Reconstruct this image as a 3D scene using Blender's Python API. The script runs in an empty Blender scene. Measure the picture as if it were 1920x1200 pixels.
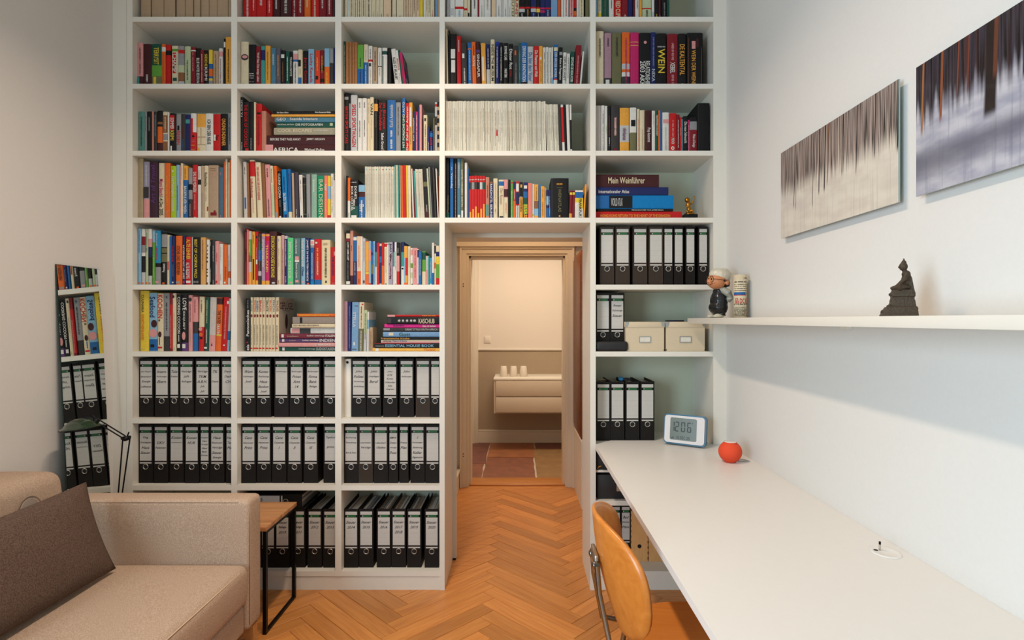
import bpy, bmesh, math, random
from mathutils import Vector, Matrix, Euler
R = random.Random(7)
S = bpy.context.scene
COL = S.collection
# ---------------------------------------------------------------- camera, world, lights, exposure
F = 1060.0            # focal length in pixels of the 1920 px frame
EYE = 1.444           # eye height
D = 3.02              # distance to the bookcase front
DEP = 0.367           # bookcase depth
cam_d = bpy.data.cameras.new('camera'); cam = bpy.data.objects.new('camera', cam_d); COL.objects.link(cam)
cam.location = (0, 0, EYE); cam.rotation_euler = (math.radians(90), 0, 0)
cam_d.sensor_width = 36; cam_d.lens = 36 * F / 1920; cam_d.shift_x = -10 / 1920; cam_d.clip_start = 0.02
S.camera = cam
S.view_settings.view_transform = 'Standard'; S.view_settings.look = 'None'
S.view_settings.gamma = 1; S.view_settings.use_curve_mapping = False
S.view_settings.exposure = 0.0
wd = bpy.data.worlds.new('world'); S.world = wd; wd.use_nodes = True
wd.node_tree.nodes['Background'].inputs[0].default_value = (0.75, 0.85, 1, 1)
wd.node_tree.nodes['Background'].inputs[1].default_value = 0.3

def area(name, loc, rot, sx, sy, watts, col, spread=180):
    l = bpy.data.lights.new(name, 'AREA'); l.shape = 'RECTANGLE'; l.size = sx; l.size_y = sy
    l.energy = watts; l.color = col; l.spread = math.radians(spread)
    o = bpy.data.objects.new(name, l); COL.objects.link(o)
    o.location = loc; o.rotation_euler = [math.radians(a) for a in rot]
    return o
area('window_daylight', (-2.10, -0.75, 1.55), (90, 0, -78), 1.5, 1.9, 128, (0.62, 0.83, 1.0))
area('ceiling_light', (-0.55, 1.8, 3.25), (0, 0, 0), 0.12, 0.9, 35, (1.0, 0.79, 0.62), 145)
area('passage_light', (0.1, 4.15, 2.52), (0, 0, 0), 0.5, 0.5, 9.5, (1.0, 0.66, 0.38))
area('hall_light', (0.1, 5.55, 2.55), (0, 0, 0), 1.2, 0.5, 30, (1.0, 0.80, 0.62))

# ---------------------------------------------------------------- helpers
def lin(c):
    c = c / 255
    return c / 12.92 if c <= .04045 else ((c + .055) / 1.055) ** 2.4
def rgb(t): return (lin(t[0]), lin(t[1]), lin(t[2]), 1)
MATS = {}
def mat(name, c, rough=.5, metal=0, var=0.0, bump=0.0, scale=40, coat=0, spec=None, stretch=None):
    if name in MATS: return MATS[name]
    m = bpy.data.materials.new(name); m.use_nodes = True; N = m.node_tree; b = N.nodes['Principled BSDF']
    b.inputs['Base Color'].default_value = rgb(c); b.inputs['Roughness'].default_value = rough; b.inputs['Metallic'].default_value = metal
    if coat: b.inputs['Coat Weight'].default_value = coat
    if spec is not None: b.inputs['Specular IOR Level'].default_value = spec
    if var or bump:
        tc = N.nodes.new('ShaderNodeTexCoord'); mp = N.nodes.new('ShaderNodeMapping'); no = N.nodes.new('ShaderNodeTexNoise')
        no.inputs['Scale'].default_value = scale; no.inputs['Detail'].default_value = 4
        if stretch: mp.inputs['Scale'].default_value = stretch
        N.links.new(tc.outputs['Object'], mp.inputs['Vector']); N.links.new(mp.outputs[0], no.inputs['Vector'])
        if var:
            mx = N.nodes.new('ShaderNodeMix'); mx.data_type = 'RGBA'
            mx.inputs[6].default_value = rgb([x * (1 - var) for x in c]); mx.inputs[7].default_value = rgb([min(255, x * (1 + var)) for x in c])
            N.links.new(no.outputs['Fac'], mx.inputs[0]); N.links.new(mx.outputs[2], b.inputs['Base Color'])
        if bump:
            bp = N.nodes.new('ShaderNodeBump'); bp.inputs['Strength'].default_value = bump; bp.inputs['Distance'].default_value = .002
            N.links.new(no.outputs['Fac'], bp.inputs['Height']); N.links.new(bp.outputs[0], b.inputs['Normal'])
    MATS[name] = m; return m
PAL = dict(w=(226,222,212), c=(224,208,172), s=(186,158,126), k=(15,14,15), h=(54,51,50), a=(146,146,146), l=(192,192,190),
 r=(196,24,24), d=(128,22,32), q=(66,24,26), o=(228,104,34), y=(232,200,60), g=(96,160,58), e=(22,78,62), t=(64,150,142),
 b=(30,98,162), n=(26,36,92), i=(134,180,206), p=(222,152,148), m=(196,34,98), v=(92,54,112), z=(140,92,56), u=(112,108,72), f=(188,200,158), j=(232,164,62))
CN = dict(w='white', c='cream', s='tan', k='black', h='charcoal', a='grey', l='light grey', r='red', d='dark red', q='maroon', o='orange',
 y='yellow', g='green', e='dark green', t='teal', b='blue', n='navy', i='light blue', p='pink', m='magenta', v='purple', z='brown', u='olive', f='pale green', j='amber')
def P(k):
    if k[0] == '#':
        c = [int(x) for x in k[1:].split(',')]; return mat('cover_%02x%02x%02x' % tuple(c), c, .55, 0, .06, .15, 60, spec=.25)
    return mat('cover_' + CN[k].replace(' ', '_'), [x*.9+2 for x in PAL[k]], .55, 0, .06, .15, 60, spec=.25)

class MB:
    """collects geometry; build() links it as one mesh object"""
    def __init__(s): s.v = []; s.f = []; s.mi = []; s.mats = []; s.sm = []
    def m(s, mt):
        if mt not in s.mats: s.mats.append(mt)
        return s.mats.index(mt)
    def add(s, vs, fs, mt, smooth=False):
        o = len(s.v); s.v += [tuple(v) for v in vs]; k = s.m(mt)
        for f in fs: s.f.append([i + o for i in f]); s.mi.append(k); s.sm.append(smooth)
    def box(s, x0, x1, y0, y1, z0, z1, mt, M=None, bev=0):
        if bev:
            bm = bmesh.new(); bmesh.ops.create_cube(bm, size=1)
            for v in bm.verts: v.co = Vector(((x0+x1)/2 + v.co.x*(x1-x0), (y0+y1)/2 + v.co.y*(y1-y0), (z0+z1)/2 + v.co.z*(z1-z0)))
            bmesh.ops.bevel(bm, geom=bm.edges[:], offset=bev, segments=2 if bev < .01 else 4, affect='EDGES', profile=.5)
            s.bm(bm, mt, True, M); return
        vs = [Vector((x, y, z)) for z in (z0, z1) for y in (y0, y1) for x in (x0, x1)]
        if M: vs = [M @ v for v in vs]
        s.add(vs, [(0,2,3,1), (4,5,7,6), (0,1,5,4), (2,6,7,3), (0,4,6,2), (1,3,7,5)], mt)
    def bm(s, bm, mt, smooth=False, M=None):
        bm.verts.index_update()
        s.add([(M @ v.co if M else v.co) for v in bm.verts], [[v.index for v in f.verts] for f in bm.faces], mt, smooth); bm.free()
    def prism(s, poly, z0, z1, mt, axis='z', M=None, smooth=False):
        n = len(poly)
        def q(a, b, z): return Vector((a, b, z)) if axis == 'z' else (Vector((z, a, b)) if axis == 'x' else Vector((a, z, b)))
        vs = [q(a, b, z0) for a, b in poly] + [q(a, b, z1) for a, b in poly]
        if M: vs = [M @ v for v in vs]
        s.add(vs, [tuple(range(n))[::-1], tuple(range(n, 2*n))], mt)
        s.add(vs, [(i, (i+1) % n, n + (i+1) % n, n + i) for i in range(n)], mt, smooth)
    def lathe(s, prof, mt, seg=20, M=None, smooth=True):
        vs = []; n = len(prof)
        for k in range(seg):
            a = 2*math.pi*k/seg
            for r, z in prof: vs.append(Vector((r*math.cos(a), r*math.sin(a), z)))
        if M: vs = [M @ v for v in vs]
        fs = [(k*n+i, ((k+1) % seg)*n+i, ((k+1) % seg)*n+i+1, k*n+i+1) for k in range(seg) for i in range(n-1)]
        s.add(vs, fs, mt, smooth)
    def tube(s, pts, r, mt, seg=8, closed=False):
        pts = [Vector(p) for p in pts]; n = len(pts); rings = []
        up = Vector((0, 0, 1))
        for i, p in enumerate(pts):
            a = pts[(i-1) % n] if (closed or i) else p; b = pts[(i+1) % n] if (closed or i < n-1) else p
            t = (b - a).normalized(); u = t.cross(up)
            if u.length < .05: u = t.cross(Vector((1, 0, 0)))
            u.normalize(); w = t.cross(u); rr = r[i] if isinstance(r, (list, tuple)) else r
            rings.append([p + (u*math.cos(2*math.pi*k/seg) + w*math.sin(2*math.pi*k/seg))*rr for k in range(seg)])
        vs = [v for g in rings for v in g]; m = n if closed else n-1
        fs = [(i*seg+k, i*seg+(k+1) % seg, ((i+1) % n)*seg+(k+1) % seg, ((i+1) % n)*seg+k) for i in range(m) for k in range(seg)]
        s.add(vs, fs, mt, True)
        if not closed: s.add(vs, [tuple(range(seg)), tuple(range((n-1)*seg, n*seg))[::-1]], mt)
    def ball(s, c, r, mt, u=16, v=10, M=None):
        bm = bmesh.new(); bmesh.ops.create_uvsphere(bm, u_segments=u, v_segments=v, radius=1)
        r = r if isinstance(r, (tuple, list)) else (r, r, r)
        for x in bm.verts: x.co = Vector((c[0]+x.co.x*r[0], c[1]+x.co.y*r[1], c[2]+x.co.z*r[2]))
        s.bm(bm, mt, True, M)
    def mesh(s, name):
        me = bpy.data.meshes.new(name); me.from_pydata(s.v, [], s.f)
        for m in s.mats: me.materials.append(m)
        me.polygons.foreach_set('material_index', s.mi); me.polygons.foreach_set('use_smooth', s.sm); me.update()
        return me
    def build(s, name, parent=None, loc=None, **kw):
        o = bpy.data.objects.new(name, s.mesh(name)); COL.objects.link(o)
        if parent: o.parent = parent
        if loc: o.location = loc
        tag(o, **kw); return o
def tag(o, label=None, cat=None, group=None, kind=None):
    if label: o['label'] = label
    if cat: o['category'] = cat
    if group: o['group'] = group
    if kind: o['kind'] = kind
def thing(name, loc, label, cat, rz=0, group=None, rot=None):
    o = bpy.data.objects.new(name, None); COL.objects.link(o); o.location = loc; o.empty_display_size = .05
    o.rotation_euler = rot or (0, 0, rz); tag(o, label, cat, group); return o
def remesh(mb, name, mt, voxel, parent=None, smooth=2, **kw):
    o = bpy.data.objects.new('tmp', mb.mesh('tmp')); COL.objects.link(o)
    r = o.modifiers.new('r', 'REMESH'); r.mode = 'VOXEL'; r.voxel_size = voxel; r.use_smooth_shade = True
    if smooth: sm = o.modifiers.new('s', 'SMOOTH'); sm.iterations = smooth; sm.factor = .5
    dg = bpy.context.evaluated_depsgraph_get(); me = bpy.data.meshes.new_from_object(o.evaluated_get(dg))
    bpy.data.objects.remove(o); me.name = name; me.materials.clear(); me.materials.append(mt)
    for p in me.polygons: p.material_index = 0
    q = bpy.data.objects.new(name, me); COL.objects.link(q)
    if parent: q.parent = parent
    tag(q, **kw); return q
_tc = {}
def text_geo(t):
    if t in _tc: return _tc[t]
    cu = bpy.data.curves.new('t', 'FONT'); cu.body = t; cu.resolution_u = 2; cu.fill_mode = 'FRONT'; cu.size = 1; cu.offset = .012
    o = bpy.data.objects.new('t', cu); me = o.to_mesh()
    vs = [v.co.copy() for v in me.vertices]; fs = [tuple(p.vertices) for p in me.polygons]
    o.to_mesh_clear(); bpy.data.objects.remove(o); bpy.data.curves.remove(cu)
    if vs:
        a = min(v.x for v in vs); b = max(v.x for v in vs); c = min(v.y for v in vs); d = max(v.y for v in vs)
        b = b if b > a else a + 1; d = d if d > c else c + 1
        _tc[t] = ([((v.x-a)/(b-a), (v.y-c)/(d-c)) for v in vs], fs, (b-a)/(d-c))
    else: _tc[t] = ([], [], 1)
    return _tc[t]
def put_text(mb, t, x0, x1, z0, z1, y, mt, mode='h', shear=0, fn=None):
    """lettering fitted to a rectangle of the x-z plane; mode h level, d reading downwards, u reading upwards"""
    vs, fs, asp = text_geo(t); out = []
    for a, b in vs:
        if mode == 'h': p = (x0 + a*(x1-x0) + shear*b*(z1-z0), z0 + b*(z1-z0))
        elif mode == 'd': p = (x0 + b*(x1-x0), z1 - a*(z1-z0))
        else: p = (x1 - b*(x1-x0), z0 + a*(z1-z0))
        out.append(fn(p[0], p[1]) if fn else (p[0], y, p[1]))
    mb.add(out, fs, mt)
def fit_text(mb, t, cx, cz, maxw, maxh, y, mt, mode='h', shear=0):
    vs, fs, asp = text_geo(t)
    if mode == 'h':
        h = min(maxh, maxw/asp); w = min(maxw, h*asp); put_text(mb, t, cx-w/2, cx+w/2, cz-h/2, cz+h/2, y, mt, 'h', shear)
    else:
        w = min(maxw, maxh/asp*1.7); put_text(mb, t, cx-w/2, cx+w/2, cz-maxh/2, cz+maxh/2, y, mt, mode)
def rect(mb, x0, x1, z0, z1, y, mt): mb.add([(x0,y,z0), (x1,y,z0), (x1,y,z1), (x0,y,z1)], [(0,1,2,3)], mt)
def marks(mb, x0, x1, z0, z1, y, mt, vert):
    """rows of tiny strokes: print too small to read"""
    rr = random.Random(int((x0+z0)*1e5)); a, b = (z0, z1) if vert else (x0, x1); p = a
    while p < b:
        s = rr.uniform(.0011, .0024)
        if rr.random() > .14:
            if vert: e = (x1-x0)*rr.uniform(0, .3); rect(mb, x0+e, x1-(x1-x0)*rr.uniform(0, .15), p, p+s*.62, y, mt)
            else: e = (z1-z0)*rr.uniform(0, .3); rect(mb, p, p+s*.62, z0, z1-e, y, mt)
        p += s

# ---------------------------------------------------------------- base materials
WHITE = mat('white_lacquer', (222,217,204), .42, 0, .01, .02, 30)
BACKP = mat('bookcase_back_board', (188,192,170), .6, 0, .01)  # greenish reflected light in the bays is mixed into this white board's colour
WALLM = mat('wall_paint', (216,213,207), .8, 0, .012, .12, 90)
HALLW = mat('hall_wall_paint', (226,218,205), .8, 0, .01, .08, 90)
DADO = mat('hall_dado_paint', (170,152,128), .75, 0, .02, .1, 60)
TRIMM = mat('trim_paint', (218,208,190), .5, 0, .01, .03, 30)
PAPER = mat('paper', (216,210,196), .8, 0, .05, .3, 300, stretch=(1,1,.02))
PRINTW = mat('label_paper', (206,203,196), .7)
BLACKC = mat('binder_black', (24,20,17), .6, 0, .15, .3, 300, spec=.2)
BLACKW = mat('binder_worn_black', (54,44,36), .6, 0, .15, .3, 300, spec=.2)
LABEL = mat('binder_label', (190,186,178), .7, 0, .02)
LINE = mat('label_rule', (150,146,140), .7)
GREENP = mat('label_green', (22,92,44), .6)
INK = mat('pen_ink', (24,22,26), .6)
CHROME = mat('chrome', (150,148,144), .2, 1)
METAL = mat('dull_nickel', (196,190,180), .32, 1)
BLACKM = mat('black_metal', (18,17,17), .4, .6)
DATA = r"""
@ A0 240 0 7.275 225
175 308 -300 s;n plain kraft
320 482 -300 s;n plain kraft
490 640 -300 s;n plain kraft
660 775 -300 s;n plain kraft
780 885 -300 s;n plain kraft
893 980 -300 s;n plain kraft
988 1095 -300 s;n plain kraft
1101 1210 -300 s;n plain kraft
1216 1362 -300 s;n plain kraft
1370 1405 -300 s;n plain kraft
@ A1 240 0 7.275 1138
102 202 585 p;b 1000 1138 q;S 610 980 h;B 125 155 1010 1138 t
205 320 600 q;S 980 1080 w
322 458 600 e;b 850 1000 g;b 1000 1138 u;t TERRYSIT y 610 840;B 350 385 1010 1138 y
460 512 605 o;b 605 665 w;S 700 1080 z
514 580 612 r;b 650 712 k
588 678 620 c;b 620 655 g;B 605 648 672 955 r;t CHAMP w 690 940;B 605 660 1015 1060 e
684 765 630 a;b 640 690 r;b 850 950 f;b 950 1070 z;b 1070 1138 l
770 850 632 f;S 780 1050 k
853 916 640 d;b 640 655 w;S 680 930 p
920 984 655 k;t BLUE NOTES EDITION w 750 1090
986 1036 680 d;S 700 1080 c
1040 1097 688 k;t SEIDE y 700 870;t KRIMI w 880 1060
1100 1152 680 y;b 830 1030 b;b 900 1000 o;b 1060 1138 a
1158 1232 695 s;S 700 1100 z
1237 1290 660 w;b 660 730 p;S 760 1100 d;b 1120 1138 r
1298 1322 525 k;b 525 600 w
1325 1405 500 j;S 630 1070 k
@ B0 436 0 7.275 225
145 255 -250 r;S -50 190 w;n scarlet
258 325 -250 r;S -60 100 w
328 458 -250 r;S -60 30 w
462 540 -250 r;S -60 120 w
545 640 -250 q;S -60 70 w
650 800 -250 q;S -60 130 w
806 880 -250 d;S -60 180 w
884 974 -250 d;S -60 130 w
978 1060 -250 o;S -60 50 c
1066 1172 -250 r;S -60 180 c
1178 1270 -250 d;S -60 60 w
1276 1360 -250 d;S -60 140 w
1366 1396 -250 h
@ B1 436 0 7.275 1138
102 218 570 c;O 120 218 700 785 h;O 135 205 715 760 p;O 125 180 1100 1138 h
222 318 612 k;H 235 295 960 975 w;H 235 295 990 1005 w;H 235 290 1020 1035 w;H 235 295 1070 1085 a
320 382 635 d;t Wolf Haas Das ewige Leben w 680 1080
384 440 630 t;b 640 780 n
442 512 620 j;S 660 1050 z
516 585 650 i;n steel blue;S 690 840 w
590 650 650 h;S 710 1000 j;b 1015 1030 z;n slate grey
652 716 685 k;B 662 705 700 750 w;S 800 1080 z
720 775 695 e;S 730 1060 w
778 818 705 k;t TRUMAN CAPOTE w 740 1000
822 890 690 w;b 690 770 p;b 770 800 b;S 815 1130 h
896 954 680 c;B 900 935 780 870 k;S 900 980 s;B 900 945 1020 1138 b
960 1028 690 k;t Jerry Cotton r 740 1138
1034 1112 670 i;t Lucky Kanada r 700 1090
1118 1188 685 r;S 740 920 y;B 1130 1165 990 1040 k;n orange-red
1192 1246 682 d;b 850 920 k;S 720 950 y;b 1030 1080 k
1252 1322 662 i;b 870 1138 o;S 950 1100 y
1326 1376 665 a;b 820 1138 h
1378 1398 655 n
@ C0 634 0 7.275 228
85 125 -250 c
128 160 -250 w;S -60 90 i
166 212 -250 c;S -60 180 h
215 262 -250 c;S -60 190 h
266 318 -250 c;S -60 220 h
322 374 -250 c;S -60 170 h
380 456 -250 c;S -60 190 h
462 512 -250 c;S 110 220 s
516 566 -250 c;S 110 220 s
572 616 -250 c;S 150 220 h
622 722 -250 c;S 150 220 s;n peach
738 786 -250 c;S 150 220 s
796 890 -250 c;S 160 220 s
900 950 -250 c;S -60 220 k;n peach
956 1008 -250 c;S -60 220 s;n peach
1014 1060 -250 c;S -60 140 k;n peach
1066 1112 -250 c;S -60 100 k;n peach
1116 1156 -250 y;n pale yellow
1162 1192 -250 w
1194 1222 -250 c;S -60 100 k
1224 1262 -250 c;S -60 130 k
1266 1312 -250 c;S 100 220 r
1324 1352 -250 i;n pale blue
1354 1378 -250 s
@ C1 634 0 7.275 1138
56 102 565 e;S 580 1080 w
105 144 572 z;S 590 1120 s;n caramel
146 184 572 z;S 590 1120 s;n caramel
186 224 572 z;S 590 1120 s;n caramel
226 264 575 z;S 590 1120 s;n caramel
266 346 615 g;b 900 1138 b;S 750 880 e;S 910 1090 n
350 406 608 c;b 810 1138 b;S 650 790 i;S 850 1100 w
412 466 625 w;b 770 800 r;S 630 760 k;B 420 450 820 865 h;S 900 1120 s
470 536 640 s;b 1090 1138 a;S 660 1060 h;n taupe
544 592 655 w;b 860 872 k;S 680 850 t;S 880 1000 o
598 666 650 w;b 650 700 e;b 1120 1138 e;B 605 615 720 1138 e
672 720 650 k;n black
776 836 670 w;l -105;t ALLES IST ERLAUBT k 740 1050
838 870 690 w;l -110;t BERGTOUR r 760 920;S 960 1080 b
872 892 680 e;l -100
894 930 720 m;l -85;S 760 1100 d;n pink-spined;R n z r p
@ D0 830 0 6.857 212
50 92 -250 l
98 156 -250 w;B 105 145 60 150 l;n pale patterned
162 268 -250 w;b 40 72 r;S 90 200 i
274 316 -250 c;b 55 82 r;S 100 200 s
320 352 -250 c;B 325 345 120 170 k
370 448 -250 w;S -60 60 h
452 468 -250 d
472 532 -250 w;S 30 200 s
536 618 -250 w;S -60 80 s;n off-white
628 684 -250 p;n pale peach
690 752 -250 w;S 30 200 a
754 778 -250 i;n pale grey-blue
780 838 -250 w;S 50 200 a
842 878 -250 w;S 50 200 a
880 922 -250 c;t REUTER u -120 200
926 978 -250 c;t KUNST r -120 200
984 1056 -250 k;b 45 70 r;b 70 112 l;S 130 180 l
1060 1128 -250 k;b 45 66 r;S 80 180 j
1134 1202 -250 n;b 45 66 r;b 66 110 l;S 130 180 i
1206 1252 -250 k;b 45 66 r;b 66 112 y;S 130 180 l
1256 1314 -250 n;b 45 66 m;b 80 110 m;n violet-black
1318 1388 -250 n;b 45 66 r;S 80 180 l
1394 1476 -250 i;n pale blue
1482 1520 -250 o;n rust
1526 1552 -250 w
1556 1618 -250 w;S -60 160 r
1630 1682 -250 p;S -60 160 h
1686 1720 -250 r;b 50 90 k;b 90 150 o
1724 1752 -250 w
1756 1812 -250 c;S -60 180 u;B 1775 1790 170 205 k
1836 1880 -250 u;b 185 212 r
@ D1 830 0 6.857 1078
50 72 370 c;l -18
74 92 395 k;n glossy black
94 178 440 k;l -8;B 105 160 600 720 w;B 110 160 740 900 w;b 640 652 k;b 690 702 k;b 760 772 k;b 800 812 k;b 850 862 k
186 240 466 r;l -20;S 480 640 w
248 322 556 h;l -15;B 262 290 660 720 w;S 850 1060 w
330 380 550 b;l -12;b 590 604 o;b 1040 1078 i;S 620 1000 w
384 436 540 o;l -18;S 570 680 q;t Fix fertig w 690 820
438 492 530 q;l -14;b 600 640 v;t SINGAPUR w 660 960
505 562 558 j;l -14;B 515 538 700 1010 w
566 612 565 n;l -8;b 855 1078 l;S 590 840 w
616 668 510 c;t INSIDE THE MUSEUM k 540 1010
676 724 540 n;n royal blue;b 545 1060 n;S 570 970 w
728 774 545 k;S 570 1000 w
780 842 550 k;t BONNES CAFE w 560 740;t MARTINI w 850 960
848 906 565 k;t Dieter Rot w 600 860;S 870 960 r
912 972 590 h;B 925 945 620 680 o;S 780 1050 a
976 1006 555 e;S 620 1000 i;n dark teal
1010 1086 548 b;b 1020 1078 k;t DRIVING DER INNOVATION w 565 1020
1090 1166 595 l;t Du bist dein Vater b 640 1010
1172 1236 595 r;t Die Finanzen von Welt w 620 960
1238 1286 592 j;B 1250 1268 700 735 w;S 750 1020 z
1290 1326 605 w;S 640 1040 h;n worn white
1328 1362 610 w;S 640 1040 h;n worn white
1364 1398 612 w;S 640 1040 h;n worn white
1400 1420 605 w;b 960 1078 i;n worn white
1424 1476 572 b;l 8;b 572 620 c;b 975 992 r;b 992 1078 w;t DER GROSSE HOMER w 640 960
1480 1534 612 k;l 10;t Reise in Patagonien w 720 1000;B 1492 1530 640 680 a
1538 1582 680 w;l 12;t OPUS KUNST h 700 1010
1586 1626 695 w;l 12;S 710 990 h
1630 1682 660 e;l 18;t SIMONE DE BEAUVOIR w 700 1020;n dark slate
1686 1756 585 d;l 30;S 680 1040 p
1760 1782 660 w;l 40;n slim leaning white
@ E0 1105 0 7.27 220
88 118 -300 i
120 166 -300 c;b 120 220 y;S -60 100 h
168 262 -300 e;S -60 190 u
268 336 -300 w;b 195 220 r;S -60 60 h
340 442 -300 r;t RED CUPEL c -40 215;n scarlet
446 526 -300 d;S 150 215 w
530 592 -300 n
596 622 -300 q;S -60 190 r
626 678 -300 w;S -60 70 h
682 716 -300 j;n bright orange
720 850 -300 f;b 48 66 r;S 80 170 h;n pale green
856 890 -300 w;n silver;b 100 220 l
894 942 -300 k;S 140 210 y
946 980 -300 q;S 140 210 w
984 1054 -300 k;S -20 210 a
1058 1092 -300 e;n slim bottle green
@ E1 1105 0 7.27 1135
90 196 425 c;S 480 740 h
208 304 445 p;b 1015 1135 h;B 225 275 1040 1100 w;S 470 590 k;n mauve
312 440 445 u;S 460 730 h
446 552 440 o;b 825 900 l;b 910 940 o;b 940 1135 h;b 940 1000 w;S 480 1130 m
560 674 445 m;b 528 534 y;b 575 581 y;B 600 650 1100 1135 y
682 834 448 k;O 742 782 515 555 p;T 2003 AKK w 690 755 790 1135;T RELATIONSHIPS w 762 825 790 1135
838 908 440 n;n blue-black;S 465 860 a;t NIXA l 900 1070
914 1056 450 k;H 930 1040 580 600 l;T WEIN y 940 1030 620 950
1062 1204 465 d;S 550 780 p;t XEBEL w 810 960;S 980 1100 p
1214 1320 455 k;t DE KALTENTAL j 560 980;S 1090 1130 w
1334 1550 445 k;T WEIN DER WEINE j 1395 1450 640 1115;B 1398 1448 515 620 p;B 1352 1356 470 1130 z;B 1528 1532 600 1130 z;B 1455 1490 480 600 q
@ A2 240 160 9.23 1130
172 280 450 t;S 510 1010 h;n sage green
282 318 455 a;S 500 760 h
322 412 450 k;S 520 760 a
414 446 450 o;n salmon orange
448 502 455 h;S 480 850 i
506 590 440 k;b 600 640 z;b 680 960 o;b 960 1130 q;n copper and black
594 688 455 c;B 600 678 480 785 z;b 805 910 a;B 600 678 935 1120 z;S 510 760 c;n gold-panelled
694 718 470 w
720 822 485 k;B 722 808 485 740 r;t SOMMER w 530 730;t KRIMI y 750 920;B 740 765 1015 1130 w
826 916 500 a;B 850 885 660 740 k;t REISEN r 750 990
918 996 500 h;S 680 870 d;S 900 1080 b
998 1086 510 n;B 1005 1078 560 630 t;S 700 1080 h;b 1095 1130 t
1090 1182 490 w;B 1092 1130 540 1130 r;b 780 1130 r;O 1115 1155 830 870 k;H 1100 1165 910 920 p;H 1100 1165 940 950 p;H 1105 1165 1000 1015 j;H 1100 1160 1070 1085 j
1190 1340 495 j;b 690 1130 c;B 1200 1338 850 870 s;B 1200 1338 985 1000 s;B 1255 1270 700 1000 s;O 1200 1240 1040 1120 j;n yellow and tartan
1344 1466 490 w;t ICH BIN DER NEUE k 560 990;n white
1472 1588 495 r;B 1478 1512 815 920 w;t Pepe k 825 910
1590 1718 485 k;t ONDINE INDIANER j 540 1010
1720 1782 480 a;S 520 980 h
@ B2 436 160 9.23 1128
122 190 205 k;u F.A. SCHUH l 230 510;S 950 1110 w
192 284 290 k;t THE BOOK OF COCKTAILS r 300 1040;B 225 280 1060 1125 r
286 366 290 k;S 880 1080 a
368 398 290 c
402 498 315 r;B 420 485 430 465 k;t Copacabana d 500 1000;n tall red
500 575 445 p;n salmon
- 700 1778 405 465 k;X Das_Gastro_Album w 765 965 420 448;X Nora_Restaurant_Bilder w 1425 1700 415 445
- 675 1778 470 510 j;n slim tan
- 725 1778 518 605 i;X GEO w 760 920 530 580;X Seaside_Interiors w 990 1470 528 575;n steel blue
- 755 1778 605 695 e;X NATIONAL_EDITION w 775 1060 635 655;X DIE_FOTOGRAFIEN w 1090 1560 625 665;B 1680 1730 615 665 f
- 712 1778 698 818 f;X COOL_ESCAPES c 780 1375 725 775;X TOP_OF_THE_WORLD w 1400 1660 735 755;n grey-beige
- 535 1778 820 980 q;X BEFORE_THEY_PASS_AWAY w 640 1170 870 912;X JIMMY_NELSON w 1270 1585 870 915
- 540 1778 982 1128 q;B 540 700 990 1128 p;X AFRICA w 700 1145 1040 1120;X Michael_Poliza w 1250 1590 1055 1100;n animal-skin patterned
@ C2 634 160 9.23 1130
98 186 135 k;B 110 175 160 210 a;t BRITISH SPORTS CARS r 330 970
188 216 140 k;b 280 700 a;S 400 700 r
220 330 170 l;t SPEED SPORTWAGEN r 300 1030
336 408 220 w;S 260 350 h;S 580 860 h
414 494 220 w;S 260 350 h;S 570 850 h
498 548 225 c;S 260 620 s
552 616 210 c;t VAN k 280 480;S 520 880 s
622 684 230 k;b 285 410 j;S 440 700 u
690 836 250 k;T Der_Porschefahrer r 710 760 270 750;T in_Europa r 770 820 280 720;T Selbst_Grund w 745 790 790 1070;B 735 800 1090 1130 p
846 992 250 b;u Kluck's Automobile l 300 690;S 740 860 w;S 900 1060 w;B 885 950 1090 1130 p
996 1080 290 a;S 340 830 h
1108 1166 225 b;b 480 1130 e;u MIT PORSCHE UND AUTO w 260 1050;n blue
1168 1226 310 r;u Der Zahl zur Autoren w 340 1090
1228 1286 300 j;B 1240 1265 350 680 w;S 700 1000 u
1288 1332 455 n;u Kein Ostseejahr w 530 930
1334 1378 450 m;S 480 1080 w;n pink-red
1380 1402 370 n
1404 1446 330 p;n tall pale pink
1448 1470 580 q
1474 1540 510 c;B 1490 1520 530 580 k;S 640 860 h;S 890 1100 o
1542 1582 720 n;S 950 1110 w
1586 1638 790 n;b 790 860 b;u ROT r 870 1000;S 1020 1110 a
1645 1668 560 u
1674 1712 285 l;b 285 330 r;b 500 650 h;S 680 820 p
1716 1750 290 k;b 340 400 s;b 480 540 s;b 620 680 s;b 760 820 s;b 900 960 s;b 1040 1100 s;n tiger-striped
@ D2 830 160 6.857 836
% 35 258 205 9 w -33
% 262 860 205 28 w -42
% 865 1330 208 23 l -70
% 1342 1500 245 9 w -58
1504 1538 248 h;l -34;n slim charcoal
1540 1572 248 w;b 250 700 r;l -34;n slim red and white
1574 1604 248 k;l -34;n black and teal
1606 1640 248 w;l -20;n slim white
1642 1664 248 w;B 1642 1664 415 790 k;l -10;n white and black
@ E2 1105 160 8 968
98 176 300 l;n pale grey
180 232 300 w;S 340 950 h
236 272 308 w;S 560 680 g
276 324 310 k;S 420 720 r;S 740 870 w
330 448 300 h;t THE GOLDEN ARENA p 440 720;S 450 700 w;B 370 405 905 960 d
458 600 332 j;b 558 805 l;t Afrikanus v 600 780;S 590 770 s;B 520 550 935 965 v
610 706 335 w;b 668 968 u;B 625 690 480 575 k
718 758 350 c;S 460 950 r
762 834 370 c;S 620 920 s
840 934 380 q;t Pop kommt w 600 815
936 992 380 w;S 390 580 p
994 1032 380 e;t HEIMWEH KUNST w 410 720
1034 1062 380 o
1064 1090 380 b;S 600 880 n
1094 1194 408 w;B 1105 1190 470 530 p;S 590 930 l
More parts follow.
